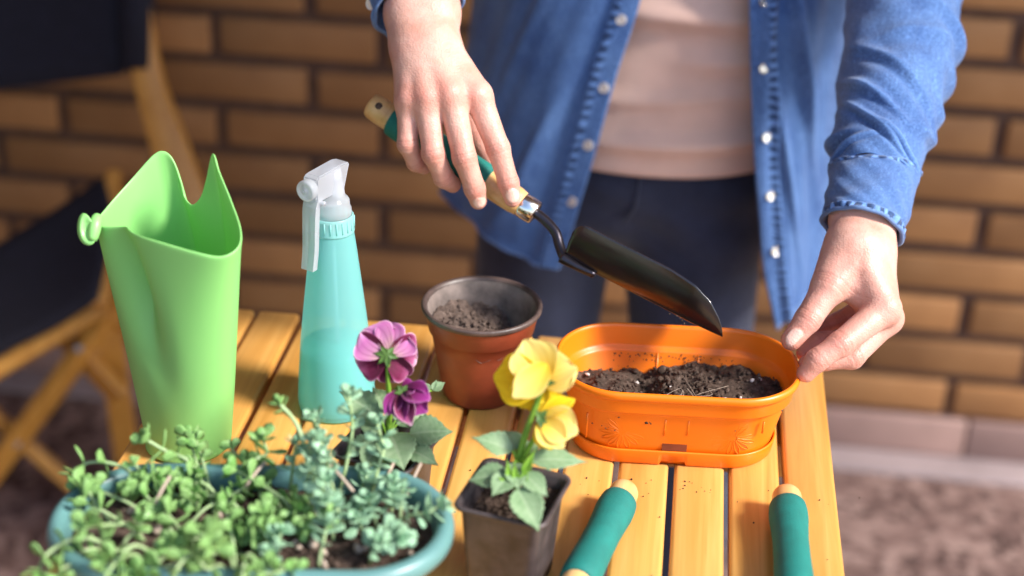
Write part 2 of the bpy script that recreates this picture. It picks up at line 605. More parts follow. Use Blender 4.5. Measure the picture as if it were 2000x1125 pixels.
M['pearl'] = m_plain('pearl_snap', (0.78, 0.70, 0.62), 0.22, 0.06, 90)
M['snap'] = m_plain('metal_snap', (0.72, 0.70, 0.68), 0.2, 0.05, 90, Metallic=0.85)
M['bottle'] = m_translucent('aqua_bottle', (0.34, 0.82, 0.81), 0.40, 0.42, 0.28)
M['liquid'] = m_translucent('aqua_liquid', (0.28, 0.80, 0.76), 0.5, 0.25, 0.2)
M['milky'] = m_translucent('milky_plastic', (0.72, 0.74, 0.79), 0.4, 0.52, 0.22)
M['milky_aqua'] = m_translucent('aqua_collar', (0.45, 0.82, 0.80), 0.4, 0.35, 0.3)
M['pansy_leaf'] = m_leafy('pansy_leaf', (0.20, 0.33, 0.16), (0.31, 0.44, 0.25), (0.42, 0.53, 0.34), 0.5, 0.25)
M['pansy_stem'] = m_leafy('pansy_stem', (0.16, 0.34, 0.03), (0.26, 0.46, 0.06), None, 0.45, 0.2)
M['sepal'] = m_leafy('sepal', (0.06, 0.13, 0.03), (0.12, 0.22, 0.05), None, 0.5, 0.2)
M['petal_pink'] = m_petal('petal_pink', [(0.0, (0.70, 0.50, 0.42)), (0.35, (0.66, 0.30, 0.50)), (0.7, (0.62, 0.20, 0.48)), (0.92, (0.74, 0.36, 0.62)), (1.0, (0.86, 0.62, 0.78))], (0.30, 0.02, 0.13))
M['petal_wine'] = m_petal('petal_wine', [(0.0, (0.42, 0.24, 0.16)), (0.15, (0.12, 0.005, 0.035)), (0.58, (0.24, 0.015, 0.085)), (0.86, (0.52, 0.13, 0.31)), (1.0, (0.84, 0.60, 0.70))], (0.10, 0.004, 0.03))
M['petal_purple'] = m_petal('petal_purple', [(0.0, (0.05, 0.002, 0.02)), (0.45, (0.22, 0.008, 0.12)), (0.9, (0.42, 0.045, 0.32)), (1.0, (0.6, 0.2, 0.5))], (0.08, 0.002, 0.04))
M['petal_yellow'] = m_petal('petal_yellow', [(0.0, (0.66, 0.46, 0.01)), (0.5, (0.86, 0.64, 0.008)), (1.0, (0.90, 0.72, 0.02))], (0.42, 0.24, 0.01))
M['petal_cream'] = m_petal('petal_cream', [(0.0, (0.80, 0.58, 0.02)), (0.4, (0.90, 0.72, 0.14)), (1.0, (0.92, 0.80, 0.30))], (0.72, 0.46, 0.03), 0.45)
M['succulent_green'] = m_leafy('succulent_green', (0.17, 0.37, 0.09), (0.35, 0.55, 0.21), None, 0.38, 0.25, 60)
M['succulent_blue'] = m_leafy('succulent_blue', (0.22, 0.43, 0.25), (0.41, 0.61, 0.41), None, 0.42, 0.22, 60)
M['succulent_stem'] = m_leafy('succulent_stem', (0.34, 0.49, 0.21), (0.47, 0.60, 0.33), None, 0.5, 0.2, 30)
M['dry_twig'] = m_plain('dry_twig', (0.42, 0.33, 0.26), 0.9, 0.2, 60)
M['perlite'] = m_plain('perlite', (0.62, 0.56, 0.52), 0.9, 0.15, 300)
M['bolt'] = m_plain('bolt_steel', (0.35, 0.32, 0.34), 0.35, 0.1, 30, Metallic=0.9)
# ------------------------------------------------------------------ the setting
ZT = 0.72                                   # table top
YW = 2.16                                   # face of the mortar joints
def sheet(name, x0, x1, y0, y1, z, mat):
    return tag(mesh_obj(name, [(x0, y0, z), (x1, y0, z), (x1, y1, z), (x0, y1, z)], [(0, 1, 2, 3)], mat, None, False), kind='structure')
sheet('floor', -6, 8, -9, YW + 0.05, 0.0, M['floor'])
fb = box('floor_border', -3.0, 3.2, YW - 0.075, YW + 0.02, -0.02, 0.006, M['border'], None, 0.003)
tag(fb, kind='structure')

wall = thing('brick_wall', 'tan brick wall with dark recessed joints and a pinkish tiled foot', 'wall', (0, YW, 0))
box('mortar_bed', -3.0, 3.2, YW, YW + 0.12, -0.01, 2.75, M['mortar'], wall)
BP, BH, JT = 0.2545, 0.0735, 0.0185
bv, bf = box_vf(-(BP - JT) / 2, (BP - JT) / 2, -0.011, 0.01, -(BH - JT) / 2, (BH - JT) / 2)
bme = mesh_obj('brick', bv, bf, M['brick'], wall, False)
bevel_mesh(bme.data, 0.003, 2)
brick_mesh = bme.data
far = MB()
first = True
for r in range(-7, 30):
    zc = 0.624 + r * BH
    if zc > 2.7: break
    x0 = -0.695 if r % 2 == 0 else -0.549
    k = -9
    while True:
        xc = x0 + BP / 2 + k * BP
        k += 1
        if xc < -2.95: continue
        if xc > 3.05: break
        if zc < 1.02 and -1.75 < xc < 1.35:
            o = bme if first else bme.copy()
            if not first:
                COL.objects.link(o)
                o.parent = wall
            first = False
            o.matrix_parent_inverse = Matrix.Identity(4)
            o.location = (xc + random.uniform(-.002, .002), 0.0 + random.uniform(-.001, .0015), zc + random.uniform(-.0015, .0015))
            o.rotation_euler = (random.uniform(-.004, .004), random.uniform(-.006, .006), random.uniform(-.004, .004))
        else:
            v, f = box_vf(xc - (BP - JT) / 2, xc + (BP - JT) / 2, YW - .011, YW + .01, zc - (BH - JT) / 2, zc + (BH - JT) / 2)
            far.add(v, f)
tag(far.build('bricks_beyond', M['brick'], wall, False), kind='stuff')
tv, tf = box_vf(-.1635, .1635, -0.016, 0.01, 0.007, .0735)
tile0 = mesh_obj('skirting_tile', tv, tf, M['skirting'], wall, False)
bevel_mesh(tile0.data, 0.003, 2)
for i in range(17):
    o = tile0 if i == 0 else tile0.copy()
    if i: COL.objects.link(o); o.parent = wall
    o.matrix_parent_inverse = Matrix.Identity(4)
    o.location = (-2.64 + i * 0.331, 0, 0)

# unseen end wall, slab and roof edge, added to shade the left and bricks
tag(box('shade_end_wall', -1.45, -1.30, -1.0, YW - .02, -0.01, 2.7, M['mortar']), kind='structure')
tag(box('shade_slab', -1.8, 0.9, 0.75, YW + .1, 2.7, 2.85, M['plaster']), kind='structure')
tag(box('shade_eave', 0.901, 3.2, 0.82, YW + .1, 2.7, 2.85, M['plaster']), kind='structure')

# ------------------------------------------------------------------ table
TX1, NP, PITCHX = 0.1432, 13, 0.0411
TX0 = TX1 - NP * PITCHX
TY0, TY1 = 0.52, 1.153
table = thing('garden_table', 'varnished honey-coloured wooden table of parallel slats with narrow dark gaps', 'table', ((TX0 + TX1) / 2, (TY0 + TY1) / 2, 0))
sw = PITCHX - 0.0042
sv, sf = box_vf(-sw / 2, sw / 2, -(TY1 - TY0) / 2, (TY1 - TY0) / 2, -0.018, 0)
slat0 = mesh_obj('slat', sv, sf, M['slat'], table, False)
bevel_mesh(slat0.data, 0.0032, 3)
for i in range(NP):
    o = slat0 if i == 0 else slat0.copy()
    if i: COL.objects.link(o); o.parent = table
    o.matrix_parent_inverse = Matrix.Identity(4)
    o.location = (-(NP - 1) / 2 * PITCHX + i * PITCHX + random.uniform(-.0004, .0004), random.uniform(-.0015, .0015), ZT + random.uniform(-.0004, 0.0))
for y in (TY0 + .06, (TY0 + TY1) / 2, TY1 - .09):
    box('cross_rail', TX0 + .02, TX1 - .02, y - .02, y + .02, ZT - .05, ZT - .0185, M['frame'], table, .002)
legw = .036
for x in (TX0 + .03, TX1 - .03 - legw):
    for y in (TY0 + .10, TY1 - .16):
        box('leg', x, x + legw, y, y + legw, 0.0, ZT - .051, M['chair_wood'], table, .003)
for x in (TX0 + .03, TX1 - .03 - legw):
    box('stretcher', x + .004, x + legw - .004, TY0 + .10 + legw + .001, TY1 - .161, .16, .195, M['slat'], table, .002)

# ------------------------------------------------------------------ folding chair
ch = thing('folding_chair', 'folding wooden chair with navy canvas back and seat by the brick wall', 'chair', at(60, 980, 2.33) * np.array([1, 1, 0]))
def slab(name, P, n, m, th, mat, parent):
    G = patch(P, n, m)
    o = mesh_obj(name, G.reshape(-1, 3), grid_faces(n, m), mat, parent)
    return mod(o, 'SOLIDIFY', thickness=th, offset=0)
slab('back_canvas', [[at(-330, -260, 2.06), at(-40, -262, 2.10), at(240, -255, 2.085)],
                     [at(-330, -20, 2.06), at(-40, -25, 2.11), at(240, -20, 2.085)],
                     [at(-330, 200, 2.06), at(-40, 178, 2.10), at(240, 146, 2.085)]], 8, 16, .004, M['canvas'], ch)
bl = tube([at(268, -260, 2.075), at(268, 0, 2.075), at(272, 138, 2.075)], .0235, 16)
mesh_obj('canvas_sleeve', *bl, M['canvas'], ch)
pst = [at(268, -270, 2.075), at(272, 0, 2.075), at(290, 145, 2.07), at(318, 240, 2.06), at(352, 345, 2.05), at(372, 420, 2.045)]
pp = spline(pst, 18)
sdv = nrm(CR)
L_ = []
for i, p in enumerate(pp):
    w = .018 + .012 * min(1, max(0, (i - 5) / 10)); t = .012
    for a, b in ((-1, -1), (1, -1), (1, 1), (-1, 1)):
        L_.append(p + sdv * a * w + CF * b * t)
po = mesh_obj('back_post', L_, grid_faces(18, 4, False, True), M['chair_wood'], ch, False)
bevel_mesh(po.data, .004, 2)
slab('seat_canvas', [[at(-260, 640, 2.10), at(-20, 490, 2.08), at(120, 405, 2.07), at(208, 345, 2.06)],
                     [at(-260, 760, 2.06), at(-20, 610, 2.05), at(120, 520, 2.04), at(214, 440, 2.02)],
                     [at(-260, 850, 2.02), at(-20, 700, 2.01), at(100, 640, 2.0), at(188, 585, 1.99)]], 10, 24, .01, M['canvas'], ch)
bar('seat_rail', at(226, 338, 2.07), at(196, 600, 2.005), CR, .020, .028, M['chair_wood'], ch)
bar('seat_rail', at(-300, 900, 2.06), at(205, 596, 2.04), CU, .022, .03, M['chair_wood'], ch)
bar('leg', at(236, 585, 2.10), at(-60, 985, 2.22), nrm(CR + CU), .036, .02, M['chair_wood'], ch)
bar('leg', at(-150, 690, 2.14), at(178, 978, 2.30), nrm(CU - CR), .044, .02, M['chair_wood'], ch)
bar('leg', at(214, 640, 2.13), at(262, 985, 2.36), CR, .034, .024, M['chair_wood'], ch)
bar('brace', at(128, 655, 2.15), at(236, 775, 2.16), nrm(CU - CR), .040, .018, M['chair_wood'], ch)
for u, v, d in ((152, 680, 2.12), (32, 866, 2.185)):
    mesh_obj('bolt', *lathe_axis([(0, 0), (.007, 0), (.007, .004), (.004, .007), (0, .007)], at(u, v, d - .012), at(u, v, d - .03), 14), M['bolt'], ch)

# ------------------------------------------------------------------ containers
def rrect(a, b, r, n):
    """n points round a rectangle of half sizes a, b with corner radius r"""
    r = min(r, a, b)
    segs, L = [], 0
    cs = [(a - r, b - r, 0), (-a + r, b - r, 90), (-a + r, -b + r, 180), (a - r, -b + r, 270)]
    pts = []
    for cx, cy, s in cs:
        for t in np.linspace(0, 90, 40):
            q = R(s + t)
            pts.append((cx + r * math.cos(q), cy + r * math.sin(q)))
    pts.append(pts[0])
    pts = np.array(pts)
    d = np.concatenate([[0], np.cumsum(np.linalg.norm(np.diff(pts, axis=0), axis=1))])
    s = np.linspace(0, d[-1], n, endpoint=False)
    return np.stack([np.interp(s, d, pts[:, i]) for i in (0, 1)], -1)

def vessel(rings, n, cap_first=True, cap_last=True):
    """rings of (a, b, r, z)"""
    V = np.concatenate([np.concatenate([rrect(a, b, r, n), np.full((n, 1), z)], 1) for a, b, r, z in rings])
    f = [q[::-1] for q in grid_faces(len(rings), n, False, True)]
    if cap_first: f.append(tuple(range(n))[::-1])
    if cap_last: f.append(tuple(range((len(rings) - 1) * n, len(rings) * n)))
    return V, f

def place(V, c, rz):
    V = np.asarray(V, float)
    cs, sn = math.cos(rz), math.sin(rz)
    return np.stack([V[:, 0] * cs - V[:, 1] * sn + c[0], V[:, 0] * sn + V[:, 1] * cs + c[1], V[:, 2] + c[2]], -1)

ICO_V, ICO_F = None, None
def _ico():
    global ICO_V, ICO_F
    bm = bmesh.new(); bmesh.ops.create_icosphere(bm, subdivisions=1, radius=1.0)
    ICO_V = np.array([v.co[:] for v in bm.verts]); ICO_F = [tuple(v.index for v in f.verts) for f in bm.faces]
    bm.free()
_ico()
def clod(mb, p, r):
    v = ICO_V * (r * rng.uniform(.55, 1.15, (len(ICO_V), 1))) * rng.uniform(.6, 1.2, (1, 3))
    a = rng.uniform(0, 6.28)
    c, s = math.cos(a), math.sin(a)
    v = np.stack([v[:, 0] * c - v[:, 1] * s, v[:, 0] * s + v[:, 1] * c, v[:, 2]], -1)
    mb.add(v + p, ICO_F)

def soil_fill(parent, a, b, r, c, rz, zfun, mat, nclod=350, rough=.004, seed=1.0, cl=(.0012, .0042), name='soil'):
    """a lumpy soil surface inside a rounded rectangle with loose clods on it"""
    n, m = 22, 110
    ring = rrect(a, b, r, m)
    P = [np.array([0, 0])] 
    V = []
    for i in range(n):
        V.append(ring * (1 - (1 - i / (n - 1)) ** 1.0 if i else 0.001))
    V = np.concatenate(V)
    h = fbm(np.concatenate([V, np.zeros((len(V), 1))], 1), 55, 4, seed)
    h2 = fbm(np.concatenate([V, np.zeros((len(V), 1))], 1), 260, 2, seed + 3)
    z = np.array([zfun(x, y) for x, y in V]) + rough * h + rough * .45 * h2
    mb = MB()
    W = np.concatenate([V, z[:, None]], 1)
    mb.add(W, grid_faces(n, m, False, True))
    for _ in range(nclod):
        i = rng.integers(0, len(W) - m)
        q = W[i] + np.array([rng.normal(0, .002), rng.normal(0, .002), rng.uniform(-.001, .0012)])
        clod(mb, q, rng.uniform(cl[0], cl[1]) * rng.uniform(.5, 1))
    V2 = place(np.concatenate(mb.v), c, rz)
    return tag(mesh_obj(name, V2, mb.f, mat, parent, True), kind='stuff')

# -- round terracotta coloured pot
PC = np.array([-0.1375, 1.052, ZT])
pot = thing('plant_pot', 'round terracotta plastic pot with black rim, half filled with dry soil', 'pot', PC)
outer = [(0.0, .0012), (.026, .0012), (.0285, 0), (.0298, .002), (.0335, .022), (.0375, .045), (.0395, .058), (.0405, .0585), (.0418, .060), (.0448, .0755)]
mesh_obj('body', *lathe(outer, 72, PC), M['terracotta'], pot)
rim = [(.0447, .0752), (.0462, .0760), (.0474, .0775), (.0476, .0795), (.0468, .0808), (.0452, .0810), (.0436, .0800), (.0428, .078)]
mesh_obj('rim', *lathe(rim, 72, PC), M['pot_rim'], pot)
rim = [(.0430, .0785), (.0428, .078), (.0388, .0585), (.0350, .040), (.0285, .006), (0, .005)]
mesh_obj('inner_wall', *lathe(rim, 72, PC), M['pot_dusty'], pot)
def zpot(x, y):
    return .055 + .010 * min(1, max(-1, (-x * .9 + y * .15) / .03)) 
soil_fill(pot, .0386, .0386, .0386, PC, 0.0, zpot, M['soil_dry'], 260, .006, 3.1, (.001, .0035))

# -- orange planter on its tray
OC = np.array([0.0175, 1.0105, ZT]); ORZ = R(4.0)
pl = thing('orange_planter', 'orange plastic oblong planter with embossed flowers, soil and matching drip tray', 'planter', OC)
def oput(name, V, f, mat=None, parent=None, smooth=True):
    return mesh_obj(name, place(V, OC, ORZ), f, mat or M['orange'], parent or pl, smooth)
wall_rings = [(.0735, .0365, .034, .0055), (.0750, .0380, .036, .0065), (.0762, .0392, .037, .012), (.0835, .0465, .042, .0468), (.0840, .0470, .042, .0485),
              (.0848, .0478, .043, .0492), (.0868, .0498, .045, .0500), (.0874, .0504, .045, .0515), (.0882, .0512, .046, .0610), (.0886, .0516, .046, .0622),
              (.0905, .0535, .048, .0628), (.0916, .0546, .049, .0645), (.0918, .0548, .049, .0675), (.0910, .0540, .049, .0692), (.0896, .0526, .048, .0698),
              (.0884, .0514, .047, .0690), (.0878, .0508, .046, .0670), (.0862, .0492, .044, .0530), (.0856, .0486, .044, .0512), (.0828, .0458, .041, .0500), (.0822, .0452, .041, .0485), (.0750, .0380, .036, .0120), (.0700, .0330, .03, .0080)]
oput('body', *vessel(wall_rings, 160))
tray_rings = [(.0745, .0375, .036, 0.0), (.0762, .0392, .037, .0004), (.0774, .0404, .038, .002), (.0790, .0420, .0395, .0125), (.0790, .0420, .0395, .0134), (.0784, .0414, .039, .0140), (.0777, .0407, .0385, .0134), (.0760, .0390, .037, .004)]
tV, tF = vessel(tray_rings, 320)
ntc = (np.abs(tV[:, 0]) < .0092) & (tV[:, 1] < -.03) & (tV[:, 2] < .0035)
tV[ntc, 2] = .0042
tr_o = oput('tray', tV, tF)
# dark block, its colour painting the shade inside the overflow notch
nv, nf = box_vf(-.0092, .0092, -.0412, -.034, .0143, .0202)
oput('slot_shade_block', nv, nf, M['terracotta'], tr_o, False)
def front_pt(x, z, out=0.0):
    t = (z - .012) / (.0468 - .012)
    return np.array([x, -(.0395 + t * .007) - out, z])
for fx in (-.0395, .0425):
    mbp = MB()
    for k in range(14):
        a = 2 * math.pi * k / 14 + .1
        ca, sa = math.cos(a), math.sin(a)
        pts = []
        for t in np.linspace(0, 2 * math.pi, 15, endpoint=True):
            rr = .0100 - .0072 * math.cos(t)
            wv = .0016 * math.sin(t) * (1.1 if rr > .009 else .8)
            x = fx + (rr * ca - wv * sa) * 1.0
            z = .0295 + (rr * sa + wv * ca) * .95
            pts.append(front_pt(x, z, -.00042 - .9 * max(0, abs(x) - .044) ** 2 / .042))
        mbp.add(*tube(pts, .00034, 6, False))
    oput('embossed_flower', np.concatenate(mbp.v), mbp.f)
mbp = MB()
for x, z0, z1 in ((-.0085, .028, .0445), (.0085, .030, .0445), (-.066, .020, .044), (.0635, .034, .045)):
    oput('embossed_rib', *tube([front_pt(x, z0, -.0004 if abs(x) < .05 else -.004 if x < 0 else -.0035), front_pt(x, z1, -.0004 if abs(x) < .05 else -.004 if x < 0 else -.0035)], .0008, 6))
mbp = MB()
for x in (-.012, .02, -.062, .055):
    oput('inner_rib', *tube([(x, .0385, .014), (x, .0452, .0478)], .0009, 6))
def zsoil(x, y):
    z = .0415 + .006 * math.exp(-((x - .045) / .03) ** 2) + .004 * math.exp(-((x + .05) / .03) ** 2 - ((y + .01) / .03) ** 2)
    z -= .012 * math.exp(-((x + .022) / .009) ** 2 - ((y - .012) / .022) ** 2)
    z += .05 * max(0, -y - .01) * .35 - .16 * max(0, y - .015)
    if x < -.02: z -= .10 * max(0, y + .005)
    return z
soil_fill(pl, .0808, .0438, .04, OC, ORZ, zsoil, M['soil'], 900, .0048, 9.3, (.001, .0042))
mbp = MB()
for _ in range(9):
    x, y = rng.uniform(-.07, .074), rng.uniform(-.03, .02)
    clod(mbp, np.array([x, y, zsoil(x, y) + .003]), rng.uniform(.0011, .0026))
tag(oput('perlite', np.concatenate(mbp.v), mbp.f, M['perlite'], None, False), kind='stuff')
mbp = MB()
for _ in range(130):       # crumbs stuck to the inner wall above the soil
    x = rng.uniform(-.07, .075); z = rng.uniform(.036, .0475) if rng.random() < .35 else rng.normal(.0455, .0012)
    clod(mbp, np.array([x, .0385 + (z - .012) * .19 - .0002, z]), rng.uniform(.0004, .0011))
for _ in range(70):
    a = rng.uniform(-.9, .5); z = rng.normal(.045, .002)
    clod(mbp, np.array([.041 + .0395 * math.cos(a), .002 + .0395 * math.sin(a), z]), rng.uniform(.0005, .0013))
for x, z in ((-.062, .036), (-.055, .034), (-.05, .0335), (.043, .037), (-.045, .031), (-.052, .0315)):
    clod(mbp, front_pt(x, z, -.0012 if x < -.05 else 0), rng.uniform(.0004, .0009))
tag(oput('crumbs', np.concatenate(mbp.v), mbp.f, M['soil'], None, False), kind='stuff')
mbp = MB()
for x, y in ((-.004, -.02), (.002, -.024), (.012, -.018), (.03, -.012)):
    p = np.array([x, y, zsoil(x, y) + .005])
    q = [p + np.array([rng.normal(0, .0025), rng.normal(0, .002), rng.uniform(-.001, .002)]) * k for k in range(5)]
    mbp.add(*tube(spline(q, 12), .00016, 5))
tag(oput('rootlets', np.concatenate(mbp.v), mbp.f, M['dry_twig']), kind='stuff')

# -- square nursery pots
def square_pot(label, c, rz, h, half, nc):
    t = thing('nursery_pot', label, 'pot', c, 'square nursery pots')
    hb = half * .72
    rg = [(hb, hb, .006, 0), (hb + .0006, hb + .0006, .006, .002), (half - .0042, half - .0042, .006, h - .006), (half - .0034, half - .0034, .006, h - .0035),
          (half - .0008, half - .0008, .007, h - .003), (half, half, .0075, h - .0015), (half - .0004, half - .0004, .0075, h), (half - .0022, half - .0022, .006, h), (half - .0045, half - .0045, .005, h - .003), (half - .009, half - .009, .005, h - .03)]
    V, f = vessel(rg, 96)
    mesh_obj('body', place(V, c, rz), f, M['pot_black'], t)
    q = half - .0062
    zf = lambda x, y: h - .012 + .002 * math.sin(x * 90)
    soil_fill(t, q, q, .004, c, rz, zf, M['soil'], nc, .004, c[0] * 50, (.001, .003))
    return t
BC = np.array([-.0835, .8195, ZT]); BRZ = R(-12.5)
square_pot('square black nursery pot holding the yellow pansy', BC, BRZ, .070, .0315, 220)
PC2 = np.array([-.178, .876, ZT]); PRZ2 = R(-16)
square_pot('square black nursery pot holding the purple pansy', PC2, PRZ2, .060, .0300, 160)

# -- teal trough
TC = np.array([-.238, .752, ZT]); TRZ = R(8.0)
tro = thing('trough_planter', 'teal green plastic trough with thick rounded rim crowded with succulents', 'planter', TC)
tr = [(.098, .034, .034, 0), (.100, .036, .036, .002), (.108, .043, .043, .052), (.110, .045, .045, .0605), (.116, .051, .051, .0615), (.121, .056, .056, .0640), (.1245, .0595, .0595, .0685), (.1250, .060, .060, .0735), (.1235, .0585, .0585, .0780), (.1200, .055, .055, .0800),
      (.1165, .0515, .0515, .0795), (.114, .049, .049, .0765), (.1125, .0475, .0475, .071), (.104, .039, .039, .03)]
V, f = vessel(tr, 160)
mesh_obj('body', place(V, TC, TRZ), f, M['trough'], tro)
soil_fill(tro, .1115, .0465, .0465, TC, TRZ, lambda x, y: .066 + .003 * math.sin(x * 60), M['soil'], 420, .005, 20.1, (.0015, .005))
mbp = MB()
for _ in range(46):
    x = rng.uniform(-.105, .10); y = rng.uniform(-.038, .038) * (1 - (abs(x) / .13) ** 4)
    clod(mbp, np.array([x, y, .070]), rng.uniform(.0015, .0045))
tag(mesh_obj('dry_bits', place(np.concatenate(mbp.v), TC, TRZ), mbp.f, M['dry_twig'], tro, True), kind='stuff')
# ------------------------------------------------------------------ soft green watering can
WC = np.array([-.3455, .9330, ZT])
can = thing('watering_can', 'soft lime green watering can, open topped with pointed pouring lip', 'watering can', WC)
rimc = [(188, 438, .925, 185), (212, 402, .945, 160), (260, 347, .968, 132), (298, 304, .980, 110), (318, 295, .983, 98), (335, 309, .982, 88), (348, 346, .979, 78), (358, 384, .975, 68),
        (374, 400, .968, 57), (391, 383, .961, 47), (402, 346, .956, 39), (413, 300, .951, 31), (425, 334, .942, 20), (448, 390, .928, 6), (467, 446, .911, -12), (463, 480, .899, -32),
        (432, 498, .889, -55), (380, 489, .886, -80), (300, 466, .892, -112), (232, 448, .906, -143)]
NA, NL = 220, 46
rim3 = spline([ony(u, v, y) for u, v, y, a in rimc], NA, True)
ang = np.array([a for *_, a in rimc], float)
ang = np.interp(np.linspace(0, len(rimc), NA, endpoint=False), np.arange(len(rimc) + 1), np.append(ang, -175.0))
an = np.radians(ang)
base3 = np.stack([WC[0] + .0285 * np.cos(an), WC[1] + .025 * np.sin(an), np.full(NA, ZT + .0005)], -1)
low3 = np.stack([WC[0] + .0300 * np.cos(an), WC[1] + .0265 * np.sin(an), np.full(NA, ZT + .004)], -1)
rows = [base3 * .2 + np.array([WC[0], WC[1], ZT + .0005]) * .8, base3]
ts = np.linspace(0, 1, NL) ** 1.0
for t in ts:
    p = low3 * (1 - t) + rim3 * t
    c = p.mean(0)
    # the round wall stays round between foot and rim
    rnd_ = np.stack([c[0] + (.0300 + .0245 * t) * np.cos(an), c[1] + (.0265 + .0225 * t) * np.sin(an), p[:, 2]], -1)
    w = .62 * (1 - t ** 2.2)
    p = p * (1 - w) + rnd_ * w
    # pinched fold that runs down from the button on the left
    th = -152 + 80 * (1 - t)
    dd = (ang - th + 180) % 360 - 180
    fold = .0190 * math.exp(-((t - .78) / .26) ** 2) * np.exp(-(dd / 17) ** 2)
    inward = (c - p) * np.array([1, 1, 0])
    inward /= np.linalg.norm(inward, axis=1)[:, None] + 1e-9
    rows.append(p + inward * fold[:, None])
CV = np.array(rows)
cw = mesh_obj('wall', CV.reshape(-1, 3), [q[::-1] for q in grid_faces(len(rows), NA, False, True)], M['can'], can)
mod(cw, 'SOLIDIFY', thickness=.0017, offset=1.0)
mod(cw, 'SUBSURF', levels=1, render_levels=1)
# button that pins the fold: a leaf shaped loop and its stub
bc = ony(168, 448, .915)
th = np.linspace(0, 2 * math.pi, 40, endpoint=False)
prof_b = [(1.0, .0), (.98, .0012), (.90, .0020), (.72, .0018), (.50, .0009), (.25, .0005), (.01, .0004)]
bt = [bc + CR * (.0056 * r_ * math.cos(t) * (1 - .22 * math.sin(t)) - .0018 * r_ * math.sin(t)) + CU * .0112 * r_ * math.sin(t) - CF * h_ + CR * h_ * .8 for r_, h_ in prof_b + [(r_, -h_) for r_, h_ in prof_b[::-1]] for t in th]
mesh_obj('button_flap', bt, grid_faces(14, 40, False, True), M['can'], can)
mesh_obj('button_stub', *tube(spline([ony(180, 470, .912), ony(186, 440, .918), ony(190, 420, .925)], 10), [.003, .0038, .0042, .0044, .0044, .0044, .0042, .004, .0035, .0025], 12), M['can'], can)

# ------------------------------------------------------------------ spray bottle
SC = np.array([-.2456, 1.0110, ZT])
sb = thing('spray_bottle', 'aqua tinted spray bottle, partly filled, with milky white trigger head', 'spray bottle', SC)
bprof = [(0, .004), (.022, .002), (.0270, .0004), (.0290, .0018), (.0300, .0055), (.0302, .010), (.0297, .022), (.0272, .055), (.0240, .085), (.0205, .115), (.0178, .138), (.0160, .1520), (.0152, .1565), (.0140, .158)]
mesh_obj('bottle_body', *lathe(np.stack([np.interp(np.linspace(0, 13, 80), range(14), [p[i] for p in bprof]) for i in (0, 1)], -1), 64, SC), M['bottle'], sb)
lprof = [(0, .0055), (.0262, .0035), (.0285, .008), (.0283, .022), (.0262, .052), (.0256, .0565), (0, .0565)]
mesh_obj('liquid', *lathe(lprof, 48, SC), M['liquid'], sb)
mesh_obj('dip_tube', *tube([SC + np.array([.004, .004, .006]), SC + np.array([.001, .001, .08]), SC + np.array([0, 0, .157])], .0018, 8), M['milky'], sb)
V, f = lathe([(.0150, .1525), (.0163, .1530), (.0166, .1545), (.0162, .1560), (.0160, .1640), (.0157, .1665), (.0150, .1670)], 96, SC)
mesh_obj('collar', V, f, M['milky_aqua'], sb)
mbc = MB()
for k in range(22):
    a = 2 * math.pi * k / 22
    p = SC + np.array([.0162 * math.cos(a), .0162 * math.sin(a), .156])
    mbc.add(*tube([p, p + np.array([0, 0, .009])], .0006, 5))
mbc.build('collar_ribs', M['milky_aqua'], sb)
mesh_obj('screw_cap', *lathe([(.0125, .166), (.0142, .1662), (.0146, .1680), (.0143, .1720), (.0134, .1730), (.0131, .1780), (.0122, .1795), (.0100, .1815), (.0082, .196), (.0070, .2035), (0, .2040)], 64, SC), M['milky'], sb)
FD = nrm([-.42, -.90, 0]); SD = np.array([-FD[1], FD[0], 0])
def loc3(s, w, z):
    return SC + FD * s + SD * w + np.array([0, 0, z])
prof = [(-.0145, .2045), (-.008, .2062), (.0215, .2052), (.0245, .2030), (.0250, .1875), (.0225, .1850), (.0120, .1855), (.0035, .1850), (-.0010, .1800), (-.0055, .1800), (-.0085, .1880), (-.0120, .1980)]
np_ = len(prof)
V = [loc3(s, w, z) for w in (-.0064, .0064) for s, z in prof]
f = [tuple(range(np_)), tuple(range(np_, 2 * np_))[::-1]] + [(i, i + np_, (i + 1) % np_ + np_, (i + 1) % np_) for i in range(np_)]
hd = mesh_obj('spray_head', V, f, M['milky'], sb, False)
bm = bmesh.new(); bm.from_mesh(hd.data); bmesh.ops.recalc_face_normals(bm, faces=bm.faces[:])
bmesh.ops.bevel(bm, geom=bm.edges[:], offset=.0010, segments=2, affect='EDGES'); bm.to_mesh(hd.data); bm.free()
a = loc3(.0235, 0, .1955); b = loc3(.05, 0, .1955)
mesh_obj('nozzle', *lathe_axis([(0, 0), (.0070, 0), (.0078, .001), (.0080, .0060), (.0075, .0072), (.0058, .0076), (.0054, .0066), (.0022, .0066), (.0018, .0080), (.0008, .0082), (.0007, .0060), (0, .0060)], a, b, 40), M['milky'], sb)
mbt = MB()
tp_ = spline([(.0230, .1885), (.0262, .1800), (.0275, .1650), (.0285, .1480), (.0310, .1325)], 20)
V = []
for s, z in tp_:
    for w_, d_ in ((-.0062, 0), (-.0062, -.0050), (-.0048, -.0050), (-.0048, -.0012), (.0048, -.0012), (.0048, -.0050), (.0062, -.0050), (.0062, 0)):
        V.append(loc3(s + d_, w_ * (1 - .12 * (0.188 - z) / .055), z))
f = grid_faces(20, 8, False, True) + [tuple(range(8)), tuple(range(152, 160))[::-1]]
tg = mesh_obj('trigger', V, f, M['milky'], sb, False)
bm = bmesh.new(); bm.from_mesh(tg.data); bmesh.ops.recalc_face_normals(bm, faces=bm.faces[:]); bm.to_mesh(tg.data); bm.free()
